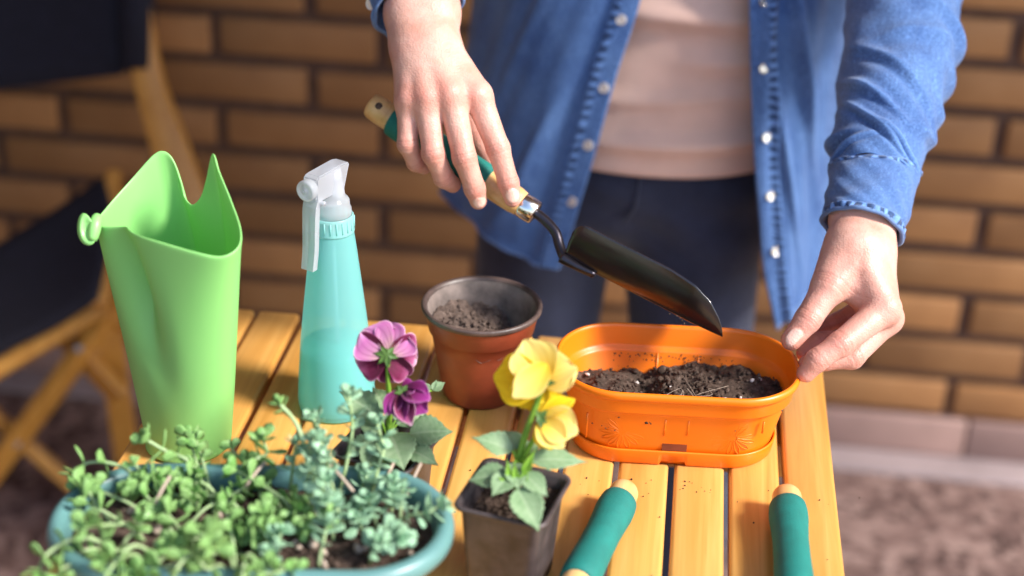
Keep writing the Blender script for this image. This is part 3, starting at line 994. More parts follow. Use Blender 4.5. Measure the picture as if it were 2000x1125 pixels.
for z in (.181, .1755, .161):
    mesh_obj('trigger_rib', *box_vf(0, 0, 0, 0, 0, 0)) if False else None
    v, f = box_vf(-.0046, .0046, -.004, -.0006, -.0007, .0007)
    v = np.array(v); s = np.interp(z, tp_[::-1, 1], tp_[::-1, 0])
    mesh_obj('trigger_rib', [loc3(s + y, x, z + q) for x, y, q in v], f, M['milky'], sb, False)
pv = loc3(.0200, -.0095, .1845)
mesh_obj('pivot_pin', *tube([pv, loc3(.0200, .0095, .1845)], .0017, 12), M['milky'], sb)

# ------------------------------------------------------------------ hand tools
def tool_handle(t, a, b, gs=0.0, hole=None):
    """wooden handle with foam grip and ferrule from butt a towards b; returns the ferrule end"""
    ax = nrm(np.asarray(b) - np.asarray(a))
    wood = [(0, 0), (.0072, .0002), (.0094, .0012), (.0104, .0035), (.0108, .008), (.0108, .114), (.0112, .125), (.0110, .140), (.0098, .1475), (0, .1478)]
    mesh_obj('handle', *lathe_axis(wood, a, b, 32), M['handle'], t)
    g = [(.0106, .0165), (.0122, .0166), (.0131, .0178), (.0137, .024), (.0138, .031), (.0130, .043), (.0124, .056), (.0125, .075), (.0131, .095), (.0133, .108), (.0128, .1135), (.0118, .1145), (.0106, .1146)]
    mesh_obj('foam_grip', *lathe_axis([(r_, z_ + gs * (z_ < .06)) for r_, z_ in g], a, b, 36), M['grip'], t)
    fr = [(.0096, .1465), (.0099, .1466), (.0101, .1480), (.0100, .1492), (.0101, .1505), (.0097, .1590), (.0088, .1600), (0, .1602)]
    mesh_obj('ferrule', *lathe_axis(fr, a, b, 32), M['chrome'], t)
    if hole is not None:
        p = np.asarray(a) + ax * .010
        mesh_obj('hole_shade_disc', *lathe_axis([(0, 0), (.0030, 0), (.0024, .0004), (0, .0004)], p + np.asarray(hole) * .0106, p + np.asarray(hole) * .02, 16), M['soil'], t)  # soil-coloured disc stands for the shade inside the handle's hole
    return np.asarray(a) + ax * .1602, ax

trw = thing('trowel', 'garden trowel with dark narrow blade held over the orange planter', 'trowel', at(1050, 425, 1.2))
ha, hb = at(722, 203, 1.222), at(1060, 426, 1.200)
fe, hax = tool_handle(trw, ha, hb, .006, hole=nrm(-CF + .25 * CU))
shank = spline([fe - hax * .004, fe + hax * .006, at(1084, 452, 1.197), at(1093, 480, 1.194), at(1102, 502, 1.190), at(1124, 518, 1.187), at(1160, 537, 1.182)], 30)
mesh_obj('shank', *tube(shank, np.concatenate([np.full(22, .0040), np.linspace(.0040, .0026, 8)]), 14), M['steel'], trw)
kl = spline([at(1100, 502, 1.186), at(1180, 543, 1.178), at(1280, 594, 1.168), at(1350, 630, 1.161), at(1411, 657, 1.156)], 60)
sprof = np.interp(np.linspace(0, 1, 60), [0, .025, .06, .5, .68, .82, .92, .97, 1], [.72, .94, 1, .99, .90, .68, .40, .2, .02])
kax = nrm(kl[-1] - kl[0])
upp = nrm(CU - kax * (kax @ CU)); tc = nrm(-CF + kax * (kax @ CF))
n_out = nrm(-.72 * upp + .70 * tc)
t1, t2 = nrm(.93 * upp + .36 * tc), nrm(-.96 * tc + .22 * upp)
BW = .0322
sec = spline([t2 * 1.0 + upp * .06, t2 * .66, t2 * .30 - upp * .01, t2 * .06, t1 * .10, t1 * .40 + tc * .035, t1 * .72 + tc * .03, t1 * 1.0], 37)
V = []
for i in range(60):
    for q in sec:
        V.append(kl[i] + BW * sprof[i] * q)
blade = mesh_obj('blade', V, grid_faces(60, 37), M['blade'], trw)
mod(blade, 'SOLIDIFY', thickness=.0009, offset=0)
sk = [kl[0] + n_out * .0012 - kax * .001, kl[5] + n_out * .0022, kl[12] + n_out * .0012]
so = mesh_obj('socket', *tube(spline(sk, 12), np.linspace(.0045, .0018, 12), 12), M['steel'], trw)
# a few grains that slide off the edge
mg = MB()
for u, v in ((1308, 613), (1332, 626), (1328, 621), (1336, 632), (1352, 640), (1322, 617)):
    clod(mg, at(u, v, 1.160), rng.uniform(.0006, .0011))
tag(mg.build('clinging_soil', M['soil'], trw, False), kind='stuff')

GZ = ZT + .0139
h1a, h1b = np.array([-.0125, .9145, GZ]), np.array([-.0392, .7955, GZ])
h2a, h2b = np.array([.1022, .9285, GZ]), np.array([.1042, .8000, GZ])
cul = thing('hand_cultivator', 'green gripped hand cultivator lying askew on the slats beside the black pot', 'hand tool', (h1a + h1b) / 2 - np.array([0, 0, .0139]), 'hand tools lying on the table')
e1, a1 = tool_handle(cul, h1a, h1b)
for k in (-1, 0, 1):
    sd = np.array([-a1[1], a1[0], 0])
    q = [e1 - a1 * .005, e1 + a1 * .01 + sd * k * .004, e1 + a1 * .035 + sd * k * .016, e1 + a1 * .06 + sd * k * .020, e1 + a1 * .074 + sd * k * .020 - np.array([0, 0, .0105])]
    mesh_obj('tine', *tube(spline(q, 24), np.linspace(.003, .002, 24), 10), M['steel'], cul)
frk = thing('hand_fork', 'green gripped hand fork lying straight along the table edge slat', 'hand tool', (h2a + h2b) / 2 - np.array([0, 0, .0139]), 'hand tools lying on the table')
e2, a2 = tool_handle(frk, h2a, h2b)
mesh_obj('shank', *tube([e2 - a2 * .005, e2 + a2 * .012, e2 + a2 * .03 - np.array([0, 0, .004])], .0036, 12), M['steel'], frk)
for k in (-1, 0, 1):
    sd = np.array([-a2[1], a2[0], 0])
    q = [e2 + a2 * .026 - np.array([0, 0, .004]), e2 + a2 * .036 + sd * k * .012 - np.array([0, 0, .006]), e2 + a2 * .06 + sd * k * .014 - np.array([0, 0, .009]), e2 + a2 * .09 + sd * k * .012 - np.array([0, 0, .010])]
    mesh_obj('tine', *tube(spline(q, 20), np.linspace(.0032, .0014, 20), 10), M['steel'], frk)

# crumbs of soil that fell on the slats
mg = MB()
for _ in range(60):
    x, y = rng.uniform(-.30, .135), rng.uniform(.80, 1.14)
    if rng.random() < .6:
        x, y = OC[0] + rng.normal(0, .07), OC[1] - .055 - abs(rng.normal(0, .03))
    if abs(((TX1 - x) / PITCHX) % 1.0 - .5) > .40: continue
    clod(mg, np.array([x, y, ZT + .0003]), rng.uniform(.0003, .0009))
tag(mg.build('spilled_soil', M['soil'], None, False), 'dark soil crumbs spilled on the slatted table', 'soil', None, 'stuff')
# ------------------------------------------------------------------ pansies
def blade_grid(base, tip, width, normal, shape, n, m, curl, cup, ruffle, seed):
    base, tip = np.asarray(base, float), np.asarray(tip, float)
    ax = tip - base; L = np.linalg.norm(ax); ax = ax / L
    nn = np.asarray(normal, float); nn = nrm(nn - ax * (nn @ ax))
    sd = np.cross(ax, nn)
    t = np.linspace(0, 1, n); w = np.linspace(-1, 1, m)
    T, W = np.meshgrid(t, w, indexing='ij')
    hw = shape(T) * width / 2
    # the end is rounded: outer strips stop shorter than the middle
    back = .12 * L * (W ** 2) * T ** 2
    Z = -curl * L * T ** 2 + cup * hw * (W ** 2) + ruffle * width * np.sin(W * 7 + seed * 5 + T * 3) * T ** 2 * (.3 + .7 * np.abs(W)) + ruffle * .5 * width * np.sin(W * 19 + seed * 3) * T ** 4
    P = base + ax * (T * L - back)[..., None] + sd * (W * hw)[..., None] + nn * Z[..., None]
    return P, T, W

def sh_petal(t):
    a = np.clip(t / .5, 0, 1) ** .42
    b = np.sqrt(np.clip(1 - (np.clip((t - .6) / .42, 0, 1)) ** 2, 0, 1))
    return np.maximum(a * b, .04)
def sh_ovate(t):
    return np.maximum(np.sin(math.pi * np.clip(t, 0, 1) ** .85) ** .75 * (1 + .06 * np.sin(t * 2 * math.pi * 7.5)), .03)
def sh_point(t):
    return np.maximum((np.clip(t / .35, 0, 1) ** .6) * (1 - np.clip((t - .35) / .65, 0, 1) ** 1.6) * (1 + .05 * np.sin(t * 40)), .03)

def petal(parent, mat, base, tip, width, normal, curl=.1, cup=.15, ruffle=.03, seed=0.0, name='petal'):
    P, T, W = blade_grid(base, tip, width, normal, sh_petal, 16, 17, curl, cup, ruffle, seed)
    o = mesh_obj(name, P.reshape(-1, 3), grid_faces(16, 17), M[mat], parent, attrs={'along': np.maximum(T, np.abs(W) ** 5 * np.clip(T * 2.2, 0, 1)).ravel(), 'across': W.ravel()})
    mod(o, 'SOLIDIFY', thickness=.00035, offset=0)
    mod(o, 'SUBSURF', levels=1, render_levels=1)
    return o
def leaf(parent, base, tip, width, normal, curl=.18, cup=.25, shape=sh_ovate, mat='pansy_leaf', seed=0.0, name='leaf'):
    P, T, W = blade_grid(base, tip, width, normal, shape, 34, 15, curl, cup, .022, seed)
    # blistered surface between the veins
    lat = np.abs(((T * 6.0 - np.abs(W) * 1.6) % 1.0) - .5) * 2
    vein = np.maximum(np.exp(-(W / .07) ** 2), .55 * np.exp(-((1 - lat) / .16) ** 2))
    nn = nrm(normal)
    P = P + nn * (-.0007 * vein * width / .03)[..., None]
    o = mesh_obj(name, P.reshape(-1, 3), grid_faces(34, 15), M[mat], parent, attrs={'vein': (vein * .6).ravel()})
    return mod(o, 'SOLIDIFY', thickness=.0005, offset=0)
def stem(parent, pts, r0, r1, mat='pansy_stem', name='stem', n=26):
    return mesh_obj(name, *tube(spline(pts, n), np.linspace(r0, r1, n), 10), M[mat], parent)

TCAM = -CF
pur = thing('pansy_plant', 'pansy with a pink and wine purple bloom and a drooping purple bud', 'flower', at(758, 872, 1.060))
st = stem(pur, [at(758, 880, 1.060), at(760, 800, 1.046), at(758, 740, 1.036), at(757, 694, 1.030)], .0021, .0015)
c0 = at(756, 690, 1.031)
for mt, (u, v, d), w, nv, cu, cp, rf, sd_ in (
        ('petal_pink', (706, 644, 1.034), .0340, TCAM + .2 * CU, .10, .10, .05, .3), ('petal_pink', (742, 627, 1.040), .0310, TCAM + .1 * CU, .05, .10, .06, 1.1), ('petal_pink', (787, 644, 1.036), .0330, TCAM + .2 * CU, .10, .10, .06, 2.2),
        ('petal_wine', (688, 700, 1.038), .0350, TCAM, .12, .12, .05, 3.1), ('petal_wine', (818, 706, 1.040), .0355, TCAM, .14, .12, .05, 4.2), ('petal_wine', (784, 752, 1.044), .0260, TCAM - .2 * CU, .15, .30, .05, 5.0)):
    petal(pur, mt, c0, at(u, v, d), w, nv, cu, cp, rf, sd_)
for u, v in ((728, 690), (737, 712), (757, 722), (778, 700), (770, 678), (743, 676)):
    leaf(pur, at(757, 692, 1.0285), at(u, v, 1.030), .0042, TCAM, .05, .3, sh_point, 'sepal', 0, 'sepal')
stem(pur, [at(760, 840, 1.054), at(764, 790, 1.040), at(770, 764, 1.030), at(783, 757, 1.024), at(790, 765, 1.021)], .0016, .0012)
c1 = at(786, 764, 1.021)
for mt, (u, v, d), w, nv, cu, cp, rf, sd_ in (
        ('petal_purple', (752, 806, 1.012), .0130, TCAM + .4 * CU, .25, .5, .03, .2), ('petal_purple', (836, 772, 1.010), .0190, TCAM + .8 * CU, .22, .4, .05, 1.2), ('petal_purple', (834, 806, 1.018), .0190, TCAM, .1, .6, .05, 2.1),
        ('petal_wine', (800, 829, 1.008), .0150, TCAM - .2 * CR, .12, .6, .04, 3.3), ('petal_purple', (782, 822, 1.010), .0150, TCAM - .4 * CR, .15, .6, .04, 4.1), ('petal_purple', (812, 752, 1.020), .0150, TCAM + CU, .2, .4, .05, 4.6)):
    petal(pur, mt, c1, at(u, v, d), w, nv, cu, cp, rf, sd_)
for u, v in ((768, 768), (776, 752), (795, 752)):
    leaf(pur, at(787, 764, 1.0185), at(u, v, 1.018), .0034, TCAM, .05, .3, sh_point, 'sepal', 0, 'sepal')
UPN = np.array([0, 0, 1.0])
b0 = at(758, 862, 1.056)
for (bu, bv, bd), (u, v, d), w, nv, cu, cp, sh in (
        ((738, 812, 1.048), (664, 760, 1.050), .0225, UPN + .8 * TCAM, .12, .35, sh_point), ((756, 806, 1.050), (728, 752, 1.060), .0165, UPN + TCAM, .15, .3, sh_ovate), ((764, 848, 1.046), (786, 900, 1.016), .0275, UPN + .6 * TCAM, .22, .2, sh_ovate),
        ((800, 848, 1.052), (878, 832, 1.046), .0255, UPN + .6 * TCAM, .25, .2, sh_ovate), ((790, 875, 1.045), (850, 892, 1.026), .0175, UPN + .4 * TCAM, .25, .2, sh_ovate), ((750, 858, 1.050), (708, 905, 1.026), .0215, UPN + .5 * TCAM, .2, .2, sh_ovate),
        ((738, 868, 1.052), (684, 872, 1.036), .0200, UPN + .5 * TCAM, .25, .2, sh_ovate), ((772, 822, 1.056), (806, 764, 1.070), .0140, UPN + TCAM, .1, .3, sh_ovate), ((748, 838, 1.056), (700, 812, 1.058), .0200, UPN + .8 * TCAM, .2, .3, sh_ovate), ((775, 830, 1.06), (835, 800, 1.075), .0185, UPN + .8 * TCAM, .2, .3, sh_ovate)):
    bb = at(bu, bv, bd)
    stem(pur, [b0, (b0 + bb) / 2 + UPN * .003, bb], .0012, .0009, name='leaf_stalk', n=10)
    leaf(pur, bb, at(u, v, d), w, nv, cu, cp, sh, seed=u * .1)
sp = [at(800, 800, 1.062), at(822, 772, 1.066), at(845, 762, 1.068)]
stem(pur, sp, .0010, .0007, name='leaf_stalk')
for (bu, bv), (u, v), w in (((822, 770), (806, 752), .008), ((836, 766), (826, 746), .007), ((845, 762), (868, 746), .0075), ((845, 762), (852, 742), .004)):
    leaf(pur, at(bu, bv, 1.067), at(u, v, 1.067), w, UPN + TCAM, .1, .3, sh_ovate, seed=u)
for k in range(9):      # fine ferny growth at the foot
    a = at(750 + k * 4, 902, 1.045); q = a + np.array([rng.normal(0, .006), rng.normal(-.004, .005), rng.uniform(.006, .013)])
    leaf(pur, a, q, .0022, TCAM, .1, .2, sh_point, 'pansy_stem', k, 'blade')

yel = thing('pansy_plant', 'pansy with two bright yellow and cream blooms', 'flower', at(1008, 925, 1.004))
stem(yel, [at(1006, 930, 1.004), at(1022, 862, .994), at(1044, 800, .988), at(1060, 752, .984)], .0026, .0017)
stem(yel, [at(1012, 925, 1.003), at(1030, 880, .992), at(1050, 845, .984), at(1057, 818, .982)], .0021, .0014)
cA = at(1061, 746, .986)
for mt, (u, v, d), w, nv, cu, cp, rf, sd_ in (
        ('petal_yellow', (962, 736, .992), .0345, TCAM - .1 * CR, .06, .20, .04, .4), ('petal_yellow', (1012, 796, .995), .0300, TCAM - .2 * CU, .05, .2, .05, 1.3), ('petal_yellow', (1084, 786, .990), .0185, TCAM, .1, .2, .05, 2.3),
        ('petal_cream', (1026, 664, .984), .0330, TCAM + .7 * CU - .3 * CR, .20, .35, .04, 3.0), ('petal_cream', (1122, 714, .980), .0330, TCAM + .8 * CU, .18, .30, .05, 4.4)):
    petal(yel, mt, cA, at(u, v, d), w, nv, cu, cp, rf, sd_)
petal(yel, 'petal_cream', at(1070, 712, .977), at(1004, 776, .968), .0200, TCAM + .2 * CU + .3 * CR, .10, .5, .02, 1.7)
for u, v in ((1020, 766), (1040, 775), (1072, 738), (1046, 748), (1086, 748)):
    leaf(yel, at(1061, 747, .980), at(u, v, .978), .0042, TCAM, .05, .3, sh_point, 'sepal', 0, 'sepal')
cB = at(1056, 816, .984)
for mt, (u, v, d), w, nv, cu, cp, rf, sd_ in (
        ('petal_yellow', (1120, 774, .984), .0150, TCAM + CU, .15, .4, .03, .5), ('petal_yellow', (1078, 880, .985), .0180, TCAM, .1, .4, .04, 1.5), ('petal_cream', (1126, 843, .976), .0250, TCAM + .2 * CU, .20, .35, .03, 2.5), ('petal_cream', (1098, 872, .974), .0210, TCAM + .1 * CR, .2, .4, .04, 3.5), ('petal_yellow', (1090, 786, .988), .0150, TCAM + CU, .1, .3, .03, 4.5)):
    petal(yel, mt, cB, at(u, v, d), w, nv, cu, cp, rf, sd_)
for u, v in ((1046, 800), (1070, 800), (1068, 828), (1048, 826), (1058, 838)):
    leaf(yel, at(1055, 815, .980), at(u, v, .978), .0040, TCAM, .05, .3, sh_point, 'sepal', 0, 'sepal')
b0 = at(1010, 905, .999)
for (bu, bv, bd), (u, v, d), w, nv, cu, cp, sh in (
        ((1000, 880, .995), (928, 846, .990), .0185, UPN + .8 * TCAM, .25, .3, sh_point), ((1008, 878, 1.0), (982, 836, 1.008), .0155, UPN + TCAM, .2, .3, sh_ovate), ((1034, 898, .99), (1146, 892, .985), .0185, UPN + .7 * TCAM, .18, .3, sh_point),
        ((992, 930, .985), (914, 926, .985), .0200, UPN + .4 * TCAM, .25, .2, sh_ovate), ((1000, 925, .985), (962, 958, .968), .0165, UPN + .3 * TCAM, .2, .2, sh_ovate), ((1012, 955, .978), (1052, 1026, .955), .0215, UPN + .5 * TCAM, .18, .3, sh_ovate),
        ((1004, 905, .99), (1012, 952, .972), .0155, UPN + .6 * TCAM, .1, .3, sh_ovate), ((1022, 925, .985), (1068, 960, .97), .0150, UPN + .5 * TCAM, .2, .2, sh_ovate), ((1020, 890, 1.0), (1052, 862, 1.005), .0125, UPN + TCAM, .1, .3, sh_ovate)):
    bb = at(bu, bv, bd)
    stem(yel, [b0, (b0 + bb) / 2 + UPN * .002, bb], .0014, .0010, name='leaf_stalk', n=10)
    leaf(yel, bb, at(u, v, d), w, nv, cu, cp, sh, seed=u * .1)
for k, ((bu, bv), (u, v)) in enumerate((((1000, 955), (990, 900)), ((1010, 960), (1004, 905)), ((1016, 950), (1030, 915)), ((1020, 930), (1044, 880)), ((1003, 950), (976, 935)))):
    leaf(yel, at(bu, bv, .984), at(u, v, .976), .0060, TCAM, .12, .5, sh_point, 'pansy_stem', k, 'blade')

# ------------------------------------------------------------------ succulents in the trough
def succ_leaf_vf():
    ts_ = [0, .18, .42, .66, .86, 1.0]; ws = [.08, .12, .26, .37, .33, .06]; th_ = [.05, .05, .055, .055, .045, .02]
    V = []
    for t, w, h in zip(ts_, ws, th_):
        for k in range(6):
            a = 2 * math.pi * k / 6
            V.append((w * math.cos(a), t, h * math.sin(a) + .20 * (t - .35) ** 2))
    return np.array(V), grid_faces(6, 6, False, True) + [tuple(range(6)), tuple(range(30, 36))[::-1]]
SLV, SLF = succ_leaf_vf()
def tw(x, y, z):                       # trough coordinates to the world
    return place(np.array([[x, y, z]]), TC, TRZ)[0]
def basis(ax, nn):
    ax = nrm(ax); nn = np.asarray(nn, float); nn = nrm(nn - ax * (nn @ ax))
    return np.cross(ax, nn), ax, nn
def succulent(label, mat, stems, nobj, name):
    t = thing(name, label, 'succulent', tw(np.mean([s[0][0] for s in stems]), 0, .066), 'succulents in the trough')
    proto = None
    allv = []
    for pts, r, spec in stems:
        P = spline([tw(*p) for p in pts], 16)
        so_ = mesh_obj('stem', *tube(P, np.linspace(r, r * .7, 16), 7), M['succulent_stem'], t)
        T_, N_, B_ = frames(P)
        for (fr, azi, tilt, sz) in spec:
            i = fr * 15; k = int(min(14, i)); w = i - k
            p = P[k] * (1 - w) + P[k + 1] * w
            rad = N_[k] * math.cos(azi) + B_[k] * math.sin(azi)
            ax = rad * math.cos(tilt) + T_[k] * math.sin(tilt) + np.array([0, 0, .15])
            e = basis(ax, T_[k] * math.cos(tilt) - rad * math.sin(tilt) + rng.normal(0, .25, 3))
            d = (p - CC) @ CF
            allv.append((sz / d, so_, p, e, sz))
    allv.sort(key=lambda q: -q[0])
    rest = MB()
    me = None
    for j, (sc, so_, p, (ex, ey, ez), sz) in enumerate(allv):
        if j < nobj:
            if me is None:
                o = mesh_obj('leaf', SLV, SLF, mat, None); me = o.data
            else:
                o = bpy.data.objects.new('leaf', me); COL.objects.link(o)
            o.parent = so_
            o.matrix_parent_inverse = Matrix.Identity(4)
            o.matrix_basis = Matrix(((ex[0] * sz, ey[0] * sz, ez[0] * sz, p[0]), (ex[1] * sz, ey[1] * sz, ez[1] * sz, p[1]), (ex[2] * sz, ey[2] * sz, ez[2] * sz, p[2]), (0, 0, 0, 1)))
        else:
            rest.add(p + sz * (SLV[:, 0:1] * ex + SLV[:, 1:2] * ey + SLV[:, 2:3] * ez), SLF)
    if rest.n:
        tag(rest.build('small_leaves', mat, t), kind='stuff')
    return t
def spread(n0, k, size, tilt0=.2, tilt1=1.1, tipn=5):
    """leaf pairs up the stem, then a rosette at its tip"""
    out = []
    a = rng.uniform(0, 6.28)
    for i in range(k):
        fr = n0 + (1 - n0) * i / max(1, k - 1) * .92
        for q in (0, math.pi):
            out.append((fr, a + q + rng.normal(0, .2), tilt0 + rng.normal(0, .15), size * (.75 + .35 * math.sin(3.1 * (i + .7) / (k + .4))) * rng.uniform(.85, 1.15)))
        a += math.pi / 2 + rng.normal(0, .15)
    for i in range(tipn):
        out.append((.99, a + 2.4 * i, .45 + .13 * i, size * (.95 - .09 * i)))
    return out
gs = []
for i in range(46):
    x = rng.uniform(-.085, .045); y = rng.uniform(-.042, .036) * (1 - (abs(x) / .125) ** 4)
    side = rng.normal(0, 1)
    dx = rng.normal(-.012 + .05 * x, .022); dy = rng.normal(y * .4 - .006, .020)
    hgt = rng.uniform(.008, .021)
    L = [(x, y, .064), (x + dx * .35, y + dy * .35, .066 + hgt * .75), (x + dx * .8, y + dy * .8, .066 + hgt), (x + dx * 1.15, y + dy * 1.15, .066 + hgt * rng.uniform(.85, 1.45))]
    L = [(max(a_, -.104), max(b_, -.060), c_) for a_, b_, c_ in L]
    gs.append((L, .0012, spread(rng.uniform(.4, .6), int(rng.integers(3, 5)), rng.uniform(.0080, .0125), .25, tipn=4)))
for L in ([(-.06, .03, .066), (-.085, .037, .088), (-.108, .040, .090), (-.128, .030, .086)], [(-.075, -.022, .066), (-.095, -.034, .087), (-.112, -.048, .086), (-.120, -.060, .080)],
          [(-.05, -.030, .066), (-.062, -.045, .090), (-.072, -.064, .088), (-.078, -.078, .078)], [(-.02, -.035, .066), (-.026, -.050, .089), (-.034, -.068, .090), (-.034, -.082, .082)], [(.01, -.035, .066), (.006, -.052, .090), (.004, -.068, .088), (.008, -.080, .078)],
          [(-.03, .035, .066), (-.045, .042, .090), (-.060, .048, .094), (-.072, .046, .104)], [(-.01, .035, .066), (-.004, .040, .092), (.004, .044, .096), (.002, .046, .106)],           [(-.035, -.02, .066), (-.03, -.03, .088), (-.02, -.045, .096), (-.012, -.06, .1)], [(-.065, -.01, .066), (-.07, -.02, .086), (-.082, -.034, .096), (-.09, -.044, .102)]):
    L = [(max(a_, -.116), b_, c_) for a_, b_, c_ in L]
    gs.append((L, .0014, spread(.5, 3, .0125, .3, tipn=4)))
def tloc(w):
    q = w - TC; c_, s_ = math.cos(-TRZ), math.sin(-TRZ)
    return (q[0] * c_ - q[1] * s_, q[0] * s_ + q[1] * c_, q[2])
ts0, ts1, ts2, ts3 = at(606, 925, .972), at(588, 850, .972), at(570, 815, .972), at(545, 788, .970)
gs.append(([tloc(ts0), tloc(ts1), tloc(ts2), tloc(ts3)], .0017, [(.95, .3, .5, .0085), (.95, 3.4, .5, .0085), (.9, 1.8, .2, .008), (.99, 5.0, .6, .0085), (.99, 2.4, 1.0, .007), (.86, 4.6, .2, .0075), (.99, .9, 1.2, .006), (.45, 1.2, .5, .004)]))
succulent('trailing succulent with fresh green spoon leaves on pale stems in the trough', M['succulent_green'], gs, 190, 'trailing_succulent')
bs = []
for i in range(20):
    x = rng.uniform(.012, .106); y = rng.uniform(-.030, .042) * (1 - (abs(x) / .125) ** 4)
    if x > .075 and y < 0: continue
    h = rng.uniform(.012, .030) + (.022 if (x < .06 and y > .01) else 0)
    dx, dy = rng.normal(.002, .007), rng.normal(0, .006)
    L = [(x, y, .064), (x + dx * .4, y + dy * .4, .066 + h * .4), (x + dx * .8, y + dy * .8, .066 + h * .75), (x + dx, y + dy, .066 + h)]
    bs.append((L, .0013, spread(rng.uniform(.3, .45), int(rng.integers(3, 6)), rng.uniform(.0085, .0115), .15, tipn=6)))
for L in ([(.05, .04, .066), (.055, .05, .09), (.058, .055, .11), (.056, .058, .132)], [(.038, .038, .066), (.04, .046, .088), (.038, .05, .104), (.034, .052, .118)], [(.07, .036, .066), (.075, .045, .086), (.078, .05, .098), (.074, .054, .114)], [(.085, .0, .066), (.095, -.004, .084), (.107, -.006, .088), (.116, -.002, .092)], [(.075, -.005, .066), (.082, -.014, .08), (.088, -.022, .082), (.092, -.026, .084)]):
    bs.append((L, .0014, spread(.35, 5, .0115, .15, tipn=6)))
succulent('upright succulent with blue-green round-leaved rosettes at one end of the trough', M['succulent_blue'], bs, 150, 'rosette_succulent')
mbw = MB()
for a, b in (((768, 905, 1.0), (748, 955, .985)), ((822, 905, 1.0), (795, 965, .985)), ((332, 930, .96), (300, 990, .95)), ((520, 900, .98), (480, 950, .97)), ((690, 960, .965), (640, 905, .975))):
    p, q = at(*a), at(*b)
    mbw.add(*tube(spline([p, (p + q) / 2 + np.array([0, 0, .001]), q], 6), .0011, 6))
tag(mbw.build('dry_stalks', M['dry_twig'], tro), kind='stuff')
# ------------------------------------------------------------------ the gardener
per = thing('person', 'person in open denim shirt, peach top and dark jeans holding trowel and planter rim', 'person', (-.05, 1.53, 0))
A = lambda q: at(*q)

def hand_mesh(wrist, palm, fingers, extra, h, k_f=.007):
    """wrist / palm: lists of (a, b, ra, rb); fingers: list of joint chains [(p, r), ...]"""
    pts = [p for a, b, *_ in wrist + palm for p in (a, b)] + [p for c in fingers for p, r in c]
    lo = np.min(pts, 0) - .026; hi = np.max(pts, 0) + .026
    def fn(G):
        sh = G.shape[:-1]
        d = None
        for a, b, ra, rb in wrist + palm:
            q = sd_cone(G, a, b, ra, rb)
            d = q if d is None else smin(d, q, .013)
        for a, b, ra, rb in extra:
            d = smin(d, sd_cone(G, a, b, ra, rb), .006)
        tot = d
        for c in fingers:
            f_ = None
            for (p0, r0), (p1, r1) in zip(c[:-1], c[1:]):
                q = sd_cone(G, p0, p1, r0, r1)
                f_ = q if f_ is None else smin(f_, q, .0035)
            tot = smin(tot, smin(d, f_, k_f), .0012)
        return tot
    return surface_nets(fn, lo, hi, h)

def hand_attrs(V, fingers, dors, knuckles, nails):
    """blush on knuckles and fingertips, creases over the joints, nails"""
    crease = np.zeros(len(V)); blush = np.zeros(len(V)); nail = np.zeros(len(V)); disp = np.zeros(len(V))
    for c in fingers:
        for j in range(1, len(c) - 1):
            p, r = c[j]
            ax = nrm(c[j + 1][0] - c[j - 1][0])
            q = V - p; s = q @ ax; dist = np.linalg.norm(q, axis=1)
            near = np.exp(-(dist / (r * 1.9)) ** 2)
            top = np.clip((q @ dors) / r, 0, 1)
            blush += .50 * near * top
            if j >= 2 or len(c) == 4:
                for o_ in (-.0034, -.0012, .0012, .0034):
                    g_ = np.exp(-((s - o_) / .00085) ** 2) * near * np.clip(top * 1.6, 0, 1)
                    disp -= .0006 * g_
                    crease = np.maximum(crease, .55 * g_)
        p, r = c[-1]
        blush += .45 * np.exp(-(np.linalg.norm(V - p, axis=1) / (r * 2.0)) ** 2)
    for p, r in knuckles:
        blush += .42 * np.exp(-(np.linalg.norm(V - p, axis=1) / r) ** 2)
    for c, nn, ax, L, W in nails:
        ax = nrm(ax); nn = nrm(nn - ax * (nn @ ax)); sd = np.cross(ax, nn)
        q = V - c
        e = np.sqrt((q @ ax / L) ** 2 + (q @ sd / W) ** 2 + 1e-9)
        on = (q @ nn > -.004) & (np.abs(q @ nn) < .009)
        m = np.clip((1.0 - e) / .16, 0, 1) * on
        nail = np.maximum(nail, m)
        disp += .00040 * m - .00035 * np.exp(-((e - 1.12) / .10) ** 2) * on
        blush *= 1 - m
    return np.clip(blush, 0, .75), nail, disp, crease

def vnormals(V, F):
    n = np.zeros_like(V)
    a, b, c, d = (V[F[:, i]] for i in range(4))
    fn = np.cross(c - a, d - b)
    for i in range(4):
        np.add.at(n, F[:, i], fn)
    return n / (np.linalg.norm(n, axis=1)[:, None] + 1e-12)

def relax(V, F, it=2, lam=.5):
    E_ = np.concatenate([F[:, [i, (i + 1) % 4]] for i in range(4)])
    for _ in range(it):
        s = np.zeros_like(V); c = np.zeros(len(V))
        np.add.at(s, E_[:, 0], V[E_[:, 1]]); np.add.at(s, E_[:, 1], V[E_[:, 0]])
        np.add.at(c, E_[:, 0], 1); np.add.at(c, E_[:, 1], 1)
        V = V * (1 - lam) + lam * s / c[:, None]
    return V

